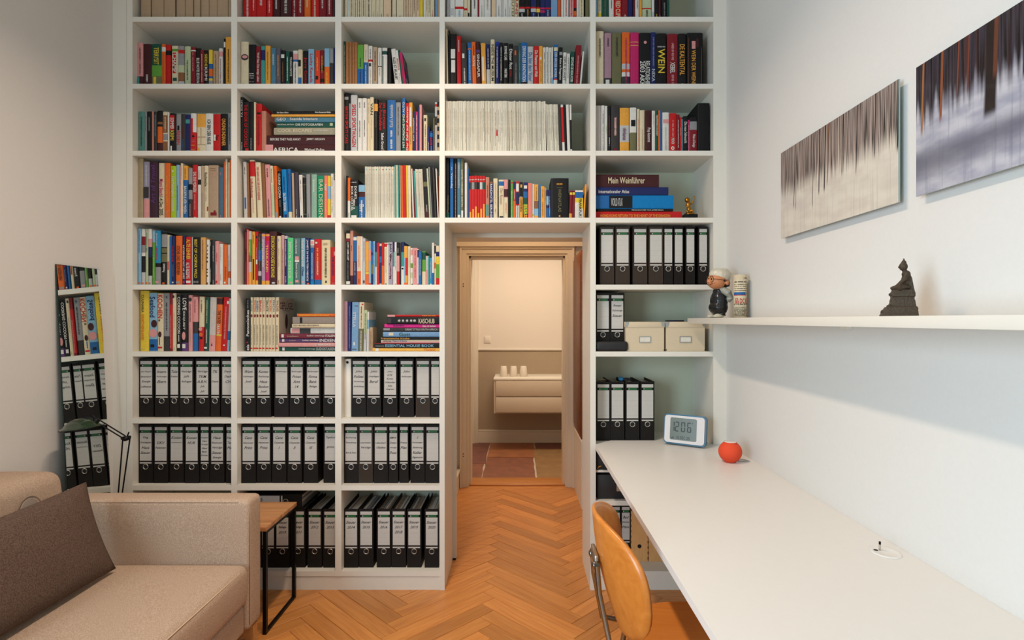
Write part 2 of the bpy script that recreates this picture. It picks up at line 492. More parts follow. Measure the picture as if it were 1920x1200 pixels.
1198 1306 420 r;S 480 730 p;t MOOI w 750 840;O 1225 1275 875 930 w;O 1240 1262 890 915 r
1308 1354 440 d;S 480 900 w
1356 1380 480 r;S 600 720 w
1382 1404 500 i;S 520 900 w
1410 1478 465 k;t Die neue Sehnsucht w 510 830
1482 1508 515 m;S 560 950 w
1510 1618 480 k;b 500 625 a;b 625 968 d;t Wein & Design w 690 890
1624 1800 270 k;n very wide plain black
@ A3 240 286 9.23 1122
158 252 95 c;S 140 1090 s;n beige cloth
266 368 160 l;S 200 540 w;B 268 360 570 760 h;b 780 1122 p;n lavender-grey
374 510 160 q;u Art of Travel v 200 860;n dark plum
520 622 178 c;t Miami Beach m 430 720;t 1-4 Dec 2005 k 735 1060
630 728 182 o;S 380 900 j;S 980 1090 s
742 832 235 g;t The Philadelphia Cookbook w 385 1000;B 775 795 285 315 w;n lime green
836 890 215 i;S 540 980 n
892 914 222 p
916 954 190 c;S 210 440 a;n ivory
958 1032 230 j;b 450 1122 b;S 250 420 z;t BACKPULVER MIXEN w 560 1030
1036 1104 265 a;b 520 620 k;b 780 1122 h;S 860 1080 p
1110 1200 212 r;t DAS DU MORGEN w 310 660;S 700 960 p;B 1140 1170 1090 1120 w
1204 1256 235 w;S 290 420 r;b 440 530 k
1258 1308 228 s;S 660 1080 a
1310 1382 225 c;t Kochwoche k 320 560;S 580 820 a;B 1360 1384 910 985 r
1386 1556 220 s;H 1415 1510 245 260 z;H 1415 1525 280 292 z;H 1430 1520 325 335 p;H 1410 1530 360 370 p;H 1430 1510 410 420 p;B 1425 1530 1010 1065 d;B 1480 1515 975 1010 d;n wide brown-paper
1560 1644 255 b;n grey-blue;S 320 360 p;S 1060 1090 p
1648 1682 150 o;n rust
1684 1714 115 c;S 450 760 p
1728 1756 170 c;S 180 480 p
1760 1786 130 o;n brick orange
@ B3 436 286 9.23 1122
200 262 165 l;S 230 350 h;B 218 245 755 950 b;l -20;n pale grey
264 300 180 z;l -20;n dark brown
322 406 130 c;b 130 390 r;l -30;T Lüftchenkost r 330 375 430 760;S 780 1020 p;n cream and crimson
432 524 172 c;l -42;t DER HAHN UND DER ROTE REISENDE r 230 800
526 582 185 z;l -38;n tan-brown
588 674 205 p;l -38;S 250 400 k;S 770 1080 h
684 732 232 c;b 530 1070 f;l -38;S 260 500 k
742 792 232 o;l -34;S 270 780 z;B 745 780 1010 1100 a
796 858 320 k;l -24;t CUCINA CUCINA w 340 770;S 800 920 a;B 810 840 1075 1110 w
880 962 295 b;l -34;S 400 660 n;t SALZIG TAIWAN w 680 990;B 905 950 1050 1115 n;n azure blue
964 1024 285 b;l -28;S 340 770 n;b 1000 1122 c;n paler blue
1040 1076 355 s;l -20
1080 1150 340 h;l -14;S 960 1110 l;n violet-grey
1160 1218 385 w;l -20;S 450 520 q;S 540 840 s;B 1180 1200 1065 1115 n
1222 1276 430 k;l -12;b 520 528 u;b 1040 1050 u;S 540 1040 u
1278 1344 375 a;l -10;S 1040 1110 h
1356 1450 375 t;S 440 660 w;n mint-grey
1462 1580 400 e;T BAR_DESIGN f 1490 1560 440 1100;n bright emerald
1586 1640 400 o;t NEP w 530 640;S 660 1040 y;n coral
1646 1694 405 y;b 560 780 i;b 1060 1122 r
1696 1742 365 w;S 400 560 h;S 600 880 o;S 900 1010 h
1744 1770 480 w
@ C3 634 286 9.23 1120
140 164 405 k
166 208 435 o;b 810 1120 w;S 1020 1100 h;n orange and white
212 345 465 k;b 900 1120 e;T BOOK_COCKTAIL w 225 265 560 985;T DONE'S w 285 325 560 780;S 790 950 w;H 225 325 485 497 w;B 230 320 1060 1110 w
350 462 560 i;b 650 740 q;b 740 1120 b;t Ehre w 870 990;S 790 1100 w;n blue photo-topped
% 468 980 245 27 w -16
982 1010 222 t;l -10
1012 1034 222 c;l -10
1036 1056 222 t;l -10
1070 1090 222 s;l -10
1092 1122 222 o;l -12
1126 1180 222 r;l -12
1186 1214 222 y;l -14
1218 1264 222 c;l -16
1290 1312 280 w;l -30
1308 1330 285 d;l -60
1342 1370 318 t;l -50
% 1372 1500 290 7 w -50
1506 1576 245 k;b 480 560 u;l -60;S 880 1000 l;b 930 1120 q
1580 1604 280 f;l -54;n light green
1606 1628 250 a;l -46
1634 1664 250 k;l -46
1668 1704 255 h;l -44
1724 1742 280 w;l -38
1746 1756 410 o
@ D3 830 286 6.857 830
42 86 60 k;u Montalcino u 530 750;b 750 830 e
96 138 75 b;t Venedig w 240 440;S 170 205 w
146 184 80 k;S 120 820 p;n black
188 232 82 i;S 110 440 w;B 195 225 780 815 w;n steel blue
234 268 80 u;t GARTEN WEINBERG GARTEN c 200 680;B 240 264 725 815 w
282 314 128 w
316 334 210 b
338 372 300 r;H 342 368 318 335 w;b 360 450 h;B 346 366 740 825 j;n flag-topped red
373 408 300 r;H 377 403 318 335 w;b 360 450 a;B 380 402 705 825 j;n flag-topped red
409 444 300 r;H 413 440 318 335 w;b 360 450 h;B 416 438 675 825 j;n flag-topped red
445 476 300 r;H 448 472 318 335 w;b 360 450 k;B 450 470 755 825 j;n flag-topped red
477 511 300 r;H 481 507 318 335 w;b 360 450 l;B 484 506 700 825 j;n flag-topped red
512 546 300 r;H 516 542 318 335 w;b 360 450 e;B 519 541 640 825 j;n flag-topped red
552 598 315 s;S 390 560 k;B 558 590 645 790 t;n salmon-tan
602 648 378 n;t RANDHOTEL BERLINER w 385 825;B 606 645 330 378 z
652 704 332 c;S 370 640 s;S 700 760 t
722 786 348 c;b 348 405 b;t Der Roman s 440 640;B 730 780 795 830 k
790 838 350 p;b 450 550 q;b 560 830 c;S 630 760 o
842 870 350 k
874 904 358 g;b 358 375 r;S 470 830 w
908 940 375 n;b 445 600 r;b 600 830 o;S 460 580 w
944 980 372 r;b 380 480 w;b 490 640 n;b 660 830 w;S 490 820 h
986 1030 382 k;b 555 830 j;H 990 1026 545 553 w;T COSTA_RICA k 995 1022 570 740;B 1000 1020 390 430 j
1038 1094 384 n;b 480 560 b;b 560 640 e;b 640 770 g;b 780 830 r;T ELSASS y 1045 1085 650 830;B 1045 1085 400 440 w
1100 1150 395 o;S 400 800 p;n coral
1152 1174 402 w;b 770 795 y
1178 1230 410 j;b 600 700 z;b 700 790 i;b 790 830 j;S 430 590 z
1234 1258 410 b;n azure
1262 1308 435 j;S 450 560 z;S 620 790 z;n amber
1310 1330 452 s;S 460 590 k
1334 1364 480 n;b 540 650 i;b 690 830 b;S 540 660 w;n flag-topped blue
1366 1386 480 n;b 690 830 b;S 540 790 w;n flag-topped blue
1390 1620 332 k;H 1465 1540 372 395 j;H 1465 1540 425 435 u;T WEINATLAS u 1485 1525 445 745;B 1493 1512 785 805 j;n wide black boxed
1626 1660 490 d;b 490 520 y;b 760 820 j;l 10
1664 1692 490 d;b 490 520 y;l 10
1700 1750 485 w;b 485 560 b;b 560 620 y
1752 1804 485 w;b 485 560 b;b 560 700 y;T FRANKFURT k 1745 1785 570 830
1806 1822 410 j;l 28;n leaning amber
@ E3 1105 286 8 965
- 95 1055 285 475 q;X Mein_Weinführer c 290 840 325 420;n wide maroon
- 95 1190 482 600 n;X Internationaler_Atlas w 140 600 525 575
- 95 1272 608 808 b;B 95 650 615 800 k;B 95 300 615 800 b;X WORLD_ATLAS l 330 500 650 770;n azure and black
- 130 1262 812 850 k;X FENG_SHUI_DER_TAO_JAMES_DEAN w 640 1115 822 845
- 95 1395 852 965 r;X HONG_KONG_RETURN_TO_THE_HEART_OF_THE_DRAGON j 170 1215 895 935
@ A4 240 412 9.23 1120
172 226 155 i;S 190 560 b;S 580 750 w;B 185 215 1072 1100 o
230 290 158 w;b 280 430 d;b 430 560 a;b 620 900 k;b 900 1120 l;B 245 272 1078 1105 o;n picture-spined
292 344 158 f;S 220 540 e;B 302 330 1072 1100 o;n pale mint
348 408 158 w;b 320 460 p;b 460 640 n;b 640 960 k;b 960 1120 l;B 360 388 1076 1104 o;n picture-spined
414 462 185 i;b 380 1120 g;S 200 340 c;S 600 980 c
466 556 190 b;b 740 810 k;b 810 1120 a;T JEAN_LUC w 482 510 220 450;T ALAIN r 482 510 470 680;B 470 530 1050 1085 p;n turquoise and slate
566 664 215 k;b 240 460 a;b 480 560 u;b 580 720 u;u Provence w 750 895;B 588 628 1075 1105 o;n dark speckled
668 714 262 c;S 290 690 i;B 680 700 710 860 r
718 756 290 b;n teal
762 814 280 n;t Ferran alla moda r 450 720;S 770 970 a;B 772 795 1065 1090 w
824 934 278 o;T STICHE_UND_FEDERVIEH q 848 905 440 940;B 832 905 1058 1095 a;n wide orange
946 990 282 n;u ZEIT IM DRUMHERUM w 430 1020;B 950 980 1052 1090 m
994 1098 298 r;t ALTE LEHRER y 330 680;T ALTE_REZEPTE w 1005 1065 730 1010;B 1005 1080 1045 1085 w
1100 1112 300 l
1114 1246 300 k;T BEST_OF_CASPAR_WILD y 1145 1195 330 1000;H 1130 1215 1045 1085 a
1258 1342 308 j;S 350 850 z;n ochre
1352 1406 342 w;B 1368 1382 420 460 k;B 1364 1378 510 530 k;B 1364 1378 570 600 k;B 1360 1378 630 660 k;B 1360 1378 700 730 k;B 1360 1378 840 860 k;B 1360 1378 890 910 k;B 1360 1378 950 975 k;B 1360 1378 1075 1110 h;n dotted white
1410 1440 350 k;S 370 440 w;S 840 1080 w
1446 1496 352 h;S 440 720 w;S 1040 1100 w
1502 1568 370 p;S 560 720 r;S 770 940 w;B 1515 1545 1045 1085 r
1578 1640 420 w;S 450 700 s;S 930 1040 s
1646 1718 428 o;S 450 650 p;S 790 1020 d;B 1655 1685 1065 1095 w
1722 1766 430 w;b 880 1000 o;S 600 1000 e
1770 1786 430 d
@ B4 436 412 9.23 1120
204 246 145 d;u SCHUHBECK k 490 710;b 170 200 k
248 276 170 r;n light red
280 330 200 l;b 330 610 g;b 610 720 u;b 720 900 l;b 900 1120 j;S 370 560 w
334 386 205 j;S 250 400 k;B 350 372 670 1030 k;n mango-yellow
390 438 205 r;B 402 426 680 760 w;S 470 660 p;b 1040 1120 j;B 400 425 270 310 k
444 490 240 h;b 400 520 e;b 520 700 b;b 880 960 l;S 300 900 a;n jungle-patterned
494 556 240 p;b 240 275 j;b 1045 1120 j;t OMA MEDITERRANEO w 330 810;n lilac and yellow
560 636 240 m;b 240 270 j;b 290 350 r;b 1045 1120 j;T THAILAND y 575 610 420 900
640 764 205 q;u SIMON'S FLEISCH KOCHSCHULE y 275 990;B 685 735 1070 1100 l;n maroon with gold-lettered
768 830 280 c;S 330 370 b;S 480 800 s;S 1040 1100 z
838 892 265 p;S 500 1100 z;n dusty pink
896 946 268 n;b 268 320 l;S 340 800 w;S 970 1090 w
950 1050 312 g;t Jamie's w 370 590;T 5 w 980 1015 600 665;t ZUTATEN KÜCHE w 700 1000;B 985 1035 1065 1095 p;n mint-green
1066 1170 320 e;T HÄUSLICHE w 1090 1125 335 580;B 1085 1150 625 700 p;B 1080 1155 690 720 w;T Besser_in_Jamie w 1090 1130 735 1000;B 1088 1145 1035 1075 p;n grey-teal
1180 1250 318 i;t Genial kochen mit w 340 790;t Oliver n 810 970;B 1195 1240 1055 1080 p
1258 1332 315 n;t JAMIE'S 30 MINUTEN MENÜS w 335 1050;B 1285 1325 1085 1110 o
1344 1410 338 i;b 338 430 w;B 1352 1400 360 415 p;b 430 475 a;S 560 1020 w;b 475 1060 b;n azure
1418 1530 335 r;b 1030 1120 b;S 480 920 y;S 710 950 w;B 1435 1470 375 405 w;n brick-red
1534 1686 348 c;H 1570 1640 385 430 s;S 480 990 k;B 1600 1630 1045 1085 h;n wide cream
1688 1780 472 r;T DIE_SACHEN n 1720 1755 640 950;B 1752 1775 540 610 p;H 1720 1775 1080 1095 p
@ C4 634 412 9.23 1115
142 204 185 k;b 225 310 c;b 310 360 d;b 1050 1100 w;T LOW_CARB_LUST w 160 190 380 690;S 720 1030 a
208 258 190 p;b 950 1115 q;n copper-pink;S 430 520 q
260 316 285 b;b 285 340 w;b 705 1115 n;S 720 940 w
322 392 285 p;b 840 860 c;b 875 1115 o;S 430 800 o;S 1010 1090 q;n peach-pink
394 420 290 w
424 470 325 l;S 360 700 d;B 430 460 1035 1085 d
474 530 370 o;b 370 880 j;b 890 925 y;n orange-banded
534 570 370 i;b 500 700 p;b 1085 1115 r;n icy white
574 608 378 b;b 550 600 n;b 760 920 u;b 930 1115 n
610 638 372 i;S 400 1080 b
640 668 378 n;b 545 800 t;b 800 1115 w
670 712 398 r;S 500 1000 o;n scarlet
714 752 398 n;b 398 440 c;b 620 730 b;b 1090 1115 l
754 798 400 r;b 780 1115 o
800 848 400 c;b 400 455 r;S 480 900 f;B 815 838 1085 1110 t
850 872 400 w;b 400 420 t
874 944 390 a;t JoU Wu k 400 700;u MyheartTouch d 590 1010;n lilac-grey
946 976 378 n;b 545 795 t;b 795 1115 w
978 1012 390 w;S 520 860 r;B 985 1000 1095 1112 o
1016 1062 395 k;b 610 880 p;b 880 1115 r;S 470 560 w;n black and rose
1064 1086 395 h
1090 1142 385 n;b 545 795 t;b 795 1115 w;B 1095 1130 815 845 k
1140 1202 458 j;b 645 950 r;b 1075 1115 o;B 1140 1165 645 1075 i
1206 1250 460 c;S 500 800 s
1254 1290 492 w;b 500 600 p;b 740 820 g;b 900 1000 f;B 1270 1290 1095 1115 k
1292 1372 488 p;S 520 1000 r;n wide pink-white
1374 1392 510 w;b 510 640 n;b 1095 1115 r
1394 1446 550 b;S 680 950 l;n slate-blue
1450 1512 548 g;b 548 675 e;b 880 1115 c;n bright green-banded
1516 1554 625 p;b 625 850 l;n faded pink
1556 1578 625 t
1582 1622 660 b;S 700 1000 l;B 1590 1618 1095 1112 w;n turquoise
1624 1660 400 w;b 905 1115 b;l -6
1664 1692 430 c;b 430 570 h;b 730 830 o;n tan
1696 1748 450 c;b 540 620 n;b 625 755 y;b 755 995 g;b 995 1115 r
@ A5 240 538 9.23 1108
200 350 65 y;T CULINARIA h 225 270 130 440;T GRIECHENLAND o 222 270 465 920;H 220 290 1060 1075 s;n wide yellow
355 498 103 i;T Seafood n 375 465 165 520;O 395 498 565 700 q;O 360 498 720 870 p;b 900 1100 b;B 385 450 990 1040 k
502 602 112 c;T KOCHEN r 508 595 135 535;H 515 570 550 590 k;O 515 575 765 870 q;B 505 585 1030 1060 r;B 535 550 880 1000 b
606 716 108 a;b 850 1108 h;S 150 200 k;S 270 750 k
720 774 108 d;b 300 1060 r;S 490 1050 p
776 836 112 c;O 778 812 140 190 h;S 440 700 s;S 1030 1080 k
842 926 130 k;T COOKING_COCOON w 862 912 170 800;S 830 940 w;B 858 905 985 1050 w;n black
932 1040 130 k;t LOVE w 190 400;T EXQUISIT w 955 995 420 740;O 940 1000 770 915 p;b 960 1108 v;B 945 1000 985 1055 w
1048 1118 142 p;S 290 600 h;O 1055 1110 180 250 h;S 720 1000 s;n pale pink
1124 1208 175 p;b 600 800 h;b 800 1108 b;S 220 440 d;n rose and blue
1218 1306 170 c;b 690 1108 r;S 220 440 h;O 1215 1280 690 760 p;O 1225 1290 790 850 o;O 1235 1290 860 900 k;n cream and red picture-spined;l 12
1312 1388 185 e;S 220 640 f;S 720 970 w;B 1310 1360 1035 1065 w;n dark green;l 16
1394 1500 180 a;b 830 1108 p;T WAFFER w 1430 1470 400 620;S 980 1020 k;l 26;n wide pale grey
1504 1598 185 o;b 190 300 q;b 820 845 y;T THE_TATER q 1528 1580 400 640;T GRATIN w 1520 1570 630 820;l 30
1602 1710 180 r;S 340 900 p;B 1670 1705 240 290 w;B 1640 1665 995 1020 w;l 44;n wide red
1716 1756 200 l;b 760 920 b;b 930 1108 i;l 26
1764 1786 210 c
@ B5 436 538 9.23 1100
228 306 200 k;u Pannonisches w 390 840;S 220 360 a;B 245 265 935 960 r;u asia w 985 1085
316 350 180 c;T SUPPE t 322 350 220 410;O 322 350 460 515 d;S 640 990 k;B 316 348 1038 1060 r
354 402 180 c;T PASTEN o 365 400 220 410;O 365 398 460 515 d;S 640 990 k;B 358 398 1038 1060 r
406 456 180 c;T ASIEN b 418 452 220 410;O 418 450 460 515 d;S 640 990 k;B 410 450 1038 1060 r
460 508 180 c;T BRAUN r 468 502 220 410;O 470 500 460 515 d;S 640 990 k;B 462 500 1038 1060 r
512 562 180 c;T DESSERTS p 520 552 220 410;O 520 550 460 515 d;S 640 990 k;B 512 550 1038 1060 r
568 618 180 c;T SALATE e 580 615 220 410;O 582 614 462 520 d;S 650 990 k;B 572 610 1040 1062 r
622 676 180 c;T BACKEN o 638 675 220 410;O 636 670 460 518 d;S 650 990 k;B 628 665 1040 1062 r
680 732 180 c;T FISCH b 700 738 220 410;O 698 734 462 522 d;S 650 990 k;B 686 722 1042 1065 r
740 800 180 c;T WILDES z 762 798 220 410;O 758 794 460 515 d;S 650 990 k;B 744 780 1036 1062 r;n GEFLUEGELSIDE
- 1105 1778 448 498 o;X KOCHSCHULE_FUR_ALLE y 1150 1660 462 485
- 1025 1778 500 618 a;B 1150 1195 510 608 k;n thick grey
- 1035 1778 625 692 c;X FISH_BONES_PROVENCE k 1060 1500 638 658;B 1060 1540 672 692 s
- 992 1778 695 790 w;B 1150 1340 700 788 h;B 1010 1150 705 780 p;n white and grey picture-spined
- 805 1778 795 875 d;X italien s 950 1140 825 850;X kochen_unterwegs w 1290 1590 815 850;X ITALIEN w 1610 1770 812 850;B 845 885 805 860 w;n burgundy
- 800 1778 880 950 v;X indien s 970 1090 905 925;X kochen_unterwegs w 1200 1480 895 930;X INDIEN w 1500 1770 885 940;B 845 885 888 935 w;n purple
- 795 1778 955 1022 p;X MAROKKO w 1450 1770 970 1000
- 795 1778 1026 1100 e;X kochen_unterwegs l 1140 1420 1045 1080;X SUDOSTASIEN l 1440 1770 1035 1085;B 850 890 1035 1088 w
@ C5 634 538 9.23 1105
76 162 248 p;S 280 1060 s;n mauve-tan
166 228 262 n;S 320 1050 a
230 346 265 b;T STELLA w 252 300 430 690;H 265 330 310 330 h;B 265 290 950 1005 w;H 240 320 1060 1080 h;l 14;n pale blue
350 436 265 c;b 715 1105 u;S 330 700 k;B 395 425 285 305 r;S 760 1100 w;l 12;n cream and speckled
438 492 400 f;b 800 1105 l;S 450 900 h;l 12
500 530 430 w;b 560 720 i;l 6
535 600 700 s;S 760 1080 z;n brown-paper
- 840 1750 458 490 r;B 850 980 458 490 p;X Tapas_und_mehr y 1450 1690 465 485
- 845 1750 500 622 k;X * w 1035 1080 540 590;X * w 1105 1145 540 590;X * w 1175 1215 540 590;X * w 1245 1285 540 590;X * w 1300 1350 540 590;B 855 920 520 610 h;X KASCHUB c 1395 1670 530 615;n thick black
- 795 1750 628 690 m;X MEXIKANISCH n 950 1140 645 668;X Das_ist_lecker w 1460 1690 642 680;n hot pink
- 770 1750 700 762 h;X GREAT_STYLE_SOUTH_AFRICA l 1155 1720 710 742;B 780 890 705 740 a
- 770 1750 765 855 i;X Gott e 1050 1245 780 840;B 870 950 780 830 c;n pale blue-grey
- 715 1750 862 903 k;X Französische_Küche j 740 1235 870 897
- 735 1750 905 960 c;X HOTEL_FOR k 775 915 920 945;X Figaros_di_Bordo b 940 1190 915 945;b 935 960 p
- 630 1750 965 1045 k;X ESSENTIAL_HOUSE_BOOK i 820 1660 985 1030;X TERENCE a 645 800 1005 1025;B 630 1600 958 972 r
- 590 1750 1050 1105 j;X Thailand o 1480 1680 1060 1095;B 645 700 1055 1100 w;n golden yellow
@ E4 1105 410 8 970
# 160 372 105 1 z
# 392 612 112 1 z
# 655 878 108 1 z
# 890 1105 108 1 z
# 1115 1255 105 0
# 1272 1412 105 0
# 1446 1590 105 0
# 1636 1772 105 0
@ E5 1105 535 8 970
# 98 284 70 1
# 308 518 75 1;Rezept|Fuhrsorge|Steuer
@ A6 240 660 9.23 1130
# 186 438 100 1;Gas Wasser|Bettendorf|Energie|Lufthansa
# 466 710 100 1;Intern|Rechnungen|Ebern
# 712 866 100 0;Tele|Kopien
# 892 1136 100 1;Verträge|JuPh|Anfragen
# 1158 1405 100 1;Verträge|TKM|A.B.H.|Joh|Juh
# 1426 1580 100 0;TK||Depot
# 1612 1786 100 1;Depot|DepA|CH
@ B6 436 660 9.23 1130
# 136 382 95 1;Wert|Rechnungen|Josef
# 416 660 95 1;Konto|Rechnung|Haus|Banken|Josef
# 724 968 95 1;Versicherungen
# 990 1232 95 1;Rechnungen|Privat|Amt|14
# 1270 1508 95 1;Rechnungen|Firma|Bank|Belege
# 1566 1776 95 1;|Rechnungen
@ C6 634 660 9.23 1118
W 100 220 90
# 230 474 88 1;Julius|Polizei|Versicherung|Ausbildung
# 492 738 88 1;Julius|Unterlagen|Beruf
# 778 1020 88 1;Justus|KTK|Konto|Urkunden|Alte|Zeugnisse
# 1062 1304 88 1;Julius|Rechnungen
# 1342 1582 95 1 z
# 1600 1750 95 0
@ A7 240 785 9.23 1122
# 178 426 100 1;King|Konzepte|Haus|Steuer
# 446 690 100 1;|DKV|Patienten
# 712 960 100 1;Kosten|Lebensversicherung
# 985 1222 100 1;Kosten|HUK
# 1244 1402 100 0;Kosten|Vers|Sonstige|Haus|Bank|Konto
# 1420 1672 100 1;Haus|Rheinwald|Verträge|Steuer|Energie
# 1696 1786 100 0;Haus|Text|Plan
@ B7 436 785 9.23 1112
# 156 404 95 1;Canz|Hannover|Prinz
# 416 656 95 1;Canz|Hannover|Prinz
# 682 926 95 1;Canz|Chemnitz|I
# 952 1196 95 1;Canz|Chemnitz|II
# 1230 1476 95 1;Canz|Chemnitz|III
# 1572 1776 95 1;Tagebuch||prov.
@ C7 634 785 9.23 1108
# 96 334 92 1;Kaufvertrag|Finanzierung||Bild & Foto
# 350 600 92 1 z;|Lebensmittel|Verträge
# 616 856 92 1;|Lebenslauf|Objekte
# 876 1036 92 0;BMW|Daten|Verträge|Post
# 1056 1222 92 0;|Presse|Plan
# 1250 1490 92 1;I|Rechnungen|Sanierung|Keller|Eigentum
# 1510 1742 92 1
@ B8 480 910 5.333 818
# 50 150 215 1
# 165 325 215 1;Steuer|Belege|2019
# 348 495 215 1;Steuer|Belege|2011
# 515 660 215 1;Steuer|2012
# 672 792 215 1;Steuer|2013
@ C8 480 910 5.333 820
# 875 1020 215 1;Steuer|2014
# 1030 1182 215 1;Steuer|2015
# 1206 1348 215 1;Steuer|2016
# 1354 1500 215 1;Steuer|2017|2018
# 1510 1658 215 1;Steuer|2019
# 1686 1830 215 1;Steuer|2020
@ E6 1100 700 6 725
# 108 240 75 1 o
# 252 430 70 1 o
# 436 600 75 1 o
# 606 768 68 1 o
"""
# ---------------------------------------------------------------- room shell
XL, XR, YB, ZC = -2.16, 1.116, -2.1, 3.46
def struct(mb, name, **kw): return mb.build(name, kind='structure', **kw)
def wallbox(name, *a, m=WALLM):
    b = MB(); b.box(*a, m); return struct(b, name)
b = MB()     # left wall with a tall window behind the camera
for q in ((YB, -1.55, 0, ZC), (.05, 3.40, 0, ZC), (-1.55, .05, 0, .55), (-1.55, .05, 2.55, ZC)): b.box(XL-.12, XL, q[0], q[1], q[2], q[3], WALLM)
struct(b, 'wall_left')
wallbox('wall_right', XR, XR+.12, YB, 3.40, 0, ZC)
wallbox('ceiling', XL-.12, XR+.12, YB, 3.40, ZC, ZC+.1)
wallbox('wall_rear', XL-.12, XR+.12, YB-.12, YB, 0, ZC)
b = MB()
for y in (-1.55, -.775, 0.0): b.box(XL-.09, XL-.03, y, y+.05, .55, 2.55, WHITE)
for z in (.55, 1.8, 2.50): b.box(XL-.085, XL-.035, -1.50, .0, z, z+.05, WHITE)
struct(b, 'window_1')
# wall behind the bookcase, pierced by the doorway
b = MB()
b.box(XL-.12, -.56, 3.40, 3.50, 0, ZC, WALLM); b.box(.74, XR+.12, 3.40, 3.50, 0, ZC, WALLM); b.box(-.56, .74, 3.40, 3.50, 1.94, ZC, TRIMM)
struct(b, 'wall_back')
# passage and hall
PZ = 2.62
wallbox('wall_passage_left', -.66, -.56, 3.50, 4.90, 0, PZ, m=HALLW)
wallbox('wall_passage_right', .92, 1.02, 3.50, 4.90, 0, PZ, m=HALLW)
wallbox('ceiling', -.66, 1.02, 3.50, 6.8, PZ, PZ+.1, m=HALLW)
b = MB()
b.box(-2.2, -.42, 4.90, 5.14, 0, PZ, TRIMM); b.box(.414, 1.8, 4.90, 5.14, 0, PZ, TRIMM); b.box(-.42, .414, 4.90, 5.14, 2.0, PZ, TRIMM)
struct(b, 'wall_passage_end')
b = MB()
for z0, z1, m, y in ((0, 1.09, DADO, 6.68), (1.09, PZ, HALLW, 6.68)): b.box(-2.2, 1.8, y, y+.1, z0, z1, m)
b.box(-2.2, -2.1, 5.14, 6.68, 0, PZ, HALLW); b.box(1.7, 1.8, 5.14, 6.68, 0, PZ, HALLW)
struct(b, 'wall_hall')
b = MB(); b.box(-.46, 1.7, 6.664, 6.68, 1.085, 1.108, HALLW, bev=.003); struct(b, 'trim_1')
b = MB()
for x0, x1, y0 in ((-.60, -.56, 6.62), (-.56, -.50, 6.61), (-.50, -.46, 6.635)): b.box(x0, x1, y0, 6.68, 0, 2.2, TRIMM)
struct(b, 'trim_2')
b = MB(); b.box(-.46, 1.7, 6.65, 6.68, 0, .125, TRIMM); b.box(-.46, 1.7, 6.655, 6.68, .125, .15, TRIMM, bev=.005); struct(b, 'baseboard_hall')
# door casing round the inner doorway
def casing(side):
    b = MB(); s = side; x = -.42 if s < 0 else .414
    for a, c, y in ((0, .018, 4.888), (.018, .058, 4.875), (.058, .076, 4.860)):
        p, q = sorted((x + s*a, x + s*c)); b.box(p, q, y, 4.90, 0, 2.0 + c, TRIMM)
    return b
d1 = casing(-1)
for z in (1.755, 1.735, .29, .268): d1.box(-.470, -.462, 4.873, 4.876, z-.004, z+.004, BLACKM)
d1 = struct(d1, 'door_1')
o = casing(1).build('casing', d1)
b = MB()
for a, c, y in ((0, .018, 4.888), (.018, .058, 4.875), (.058, .076, 4.860)): b.box(-.42-a, .414+a, y, 4.90, 2.0+a, 2.0+c, TRIMM)
b.build('casing', d1)
b = MB()
for x0, x1 in ((-.42, -.405), (.399, .414)): b.box(x0, x1, 4.93, 5.10, 0, 2.0, TRIMM)
b.box(-.42, .414, 4.93, 5.10, 1.985, 2.0, TRIMM); b.build('jamb', d1)
b = MB(); b.box(-.70, .74, 4.84, 4.90, 2.076, 2.15, TRIMM); b.box(-.56, .74, 3.50, 3.62, 1.945, 2.0, TRIMM); struct(b, 'trim_3')
b = MB(); b.box(-.56, -.50, 3.9, 4.86, 0, .14, TRIMM); b.box(-.56, -.49, 3.9, 4.865, .14, .165, TRIMM, bev=.006); struct(b, 'baseboard_left')
b = MB(); b.box(-.397, -.368, 3.405, 3.435, .01, 1.964, WHITE); b.box(-.395, -.370, 3.40, 3.44, 0, .01, BLACKM); struct(b, 'trim_4')
b = MB(); b.box(XL, -2.088, D-.001, D+.02, 0, ZC, WHITE); b.box(1.0505, XR, D-.001, D+.02, 0, ZC, WHITE); struct(b, 'trim_5')

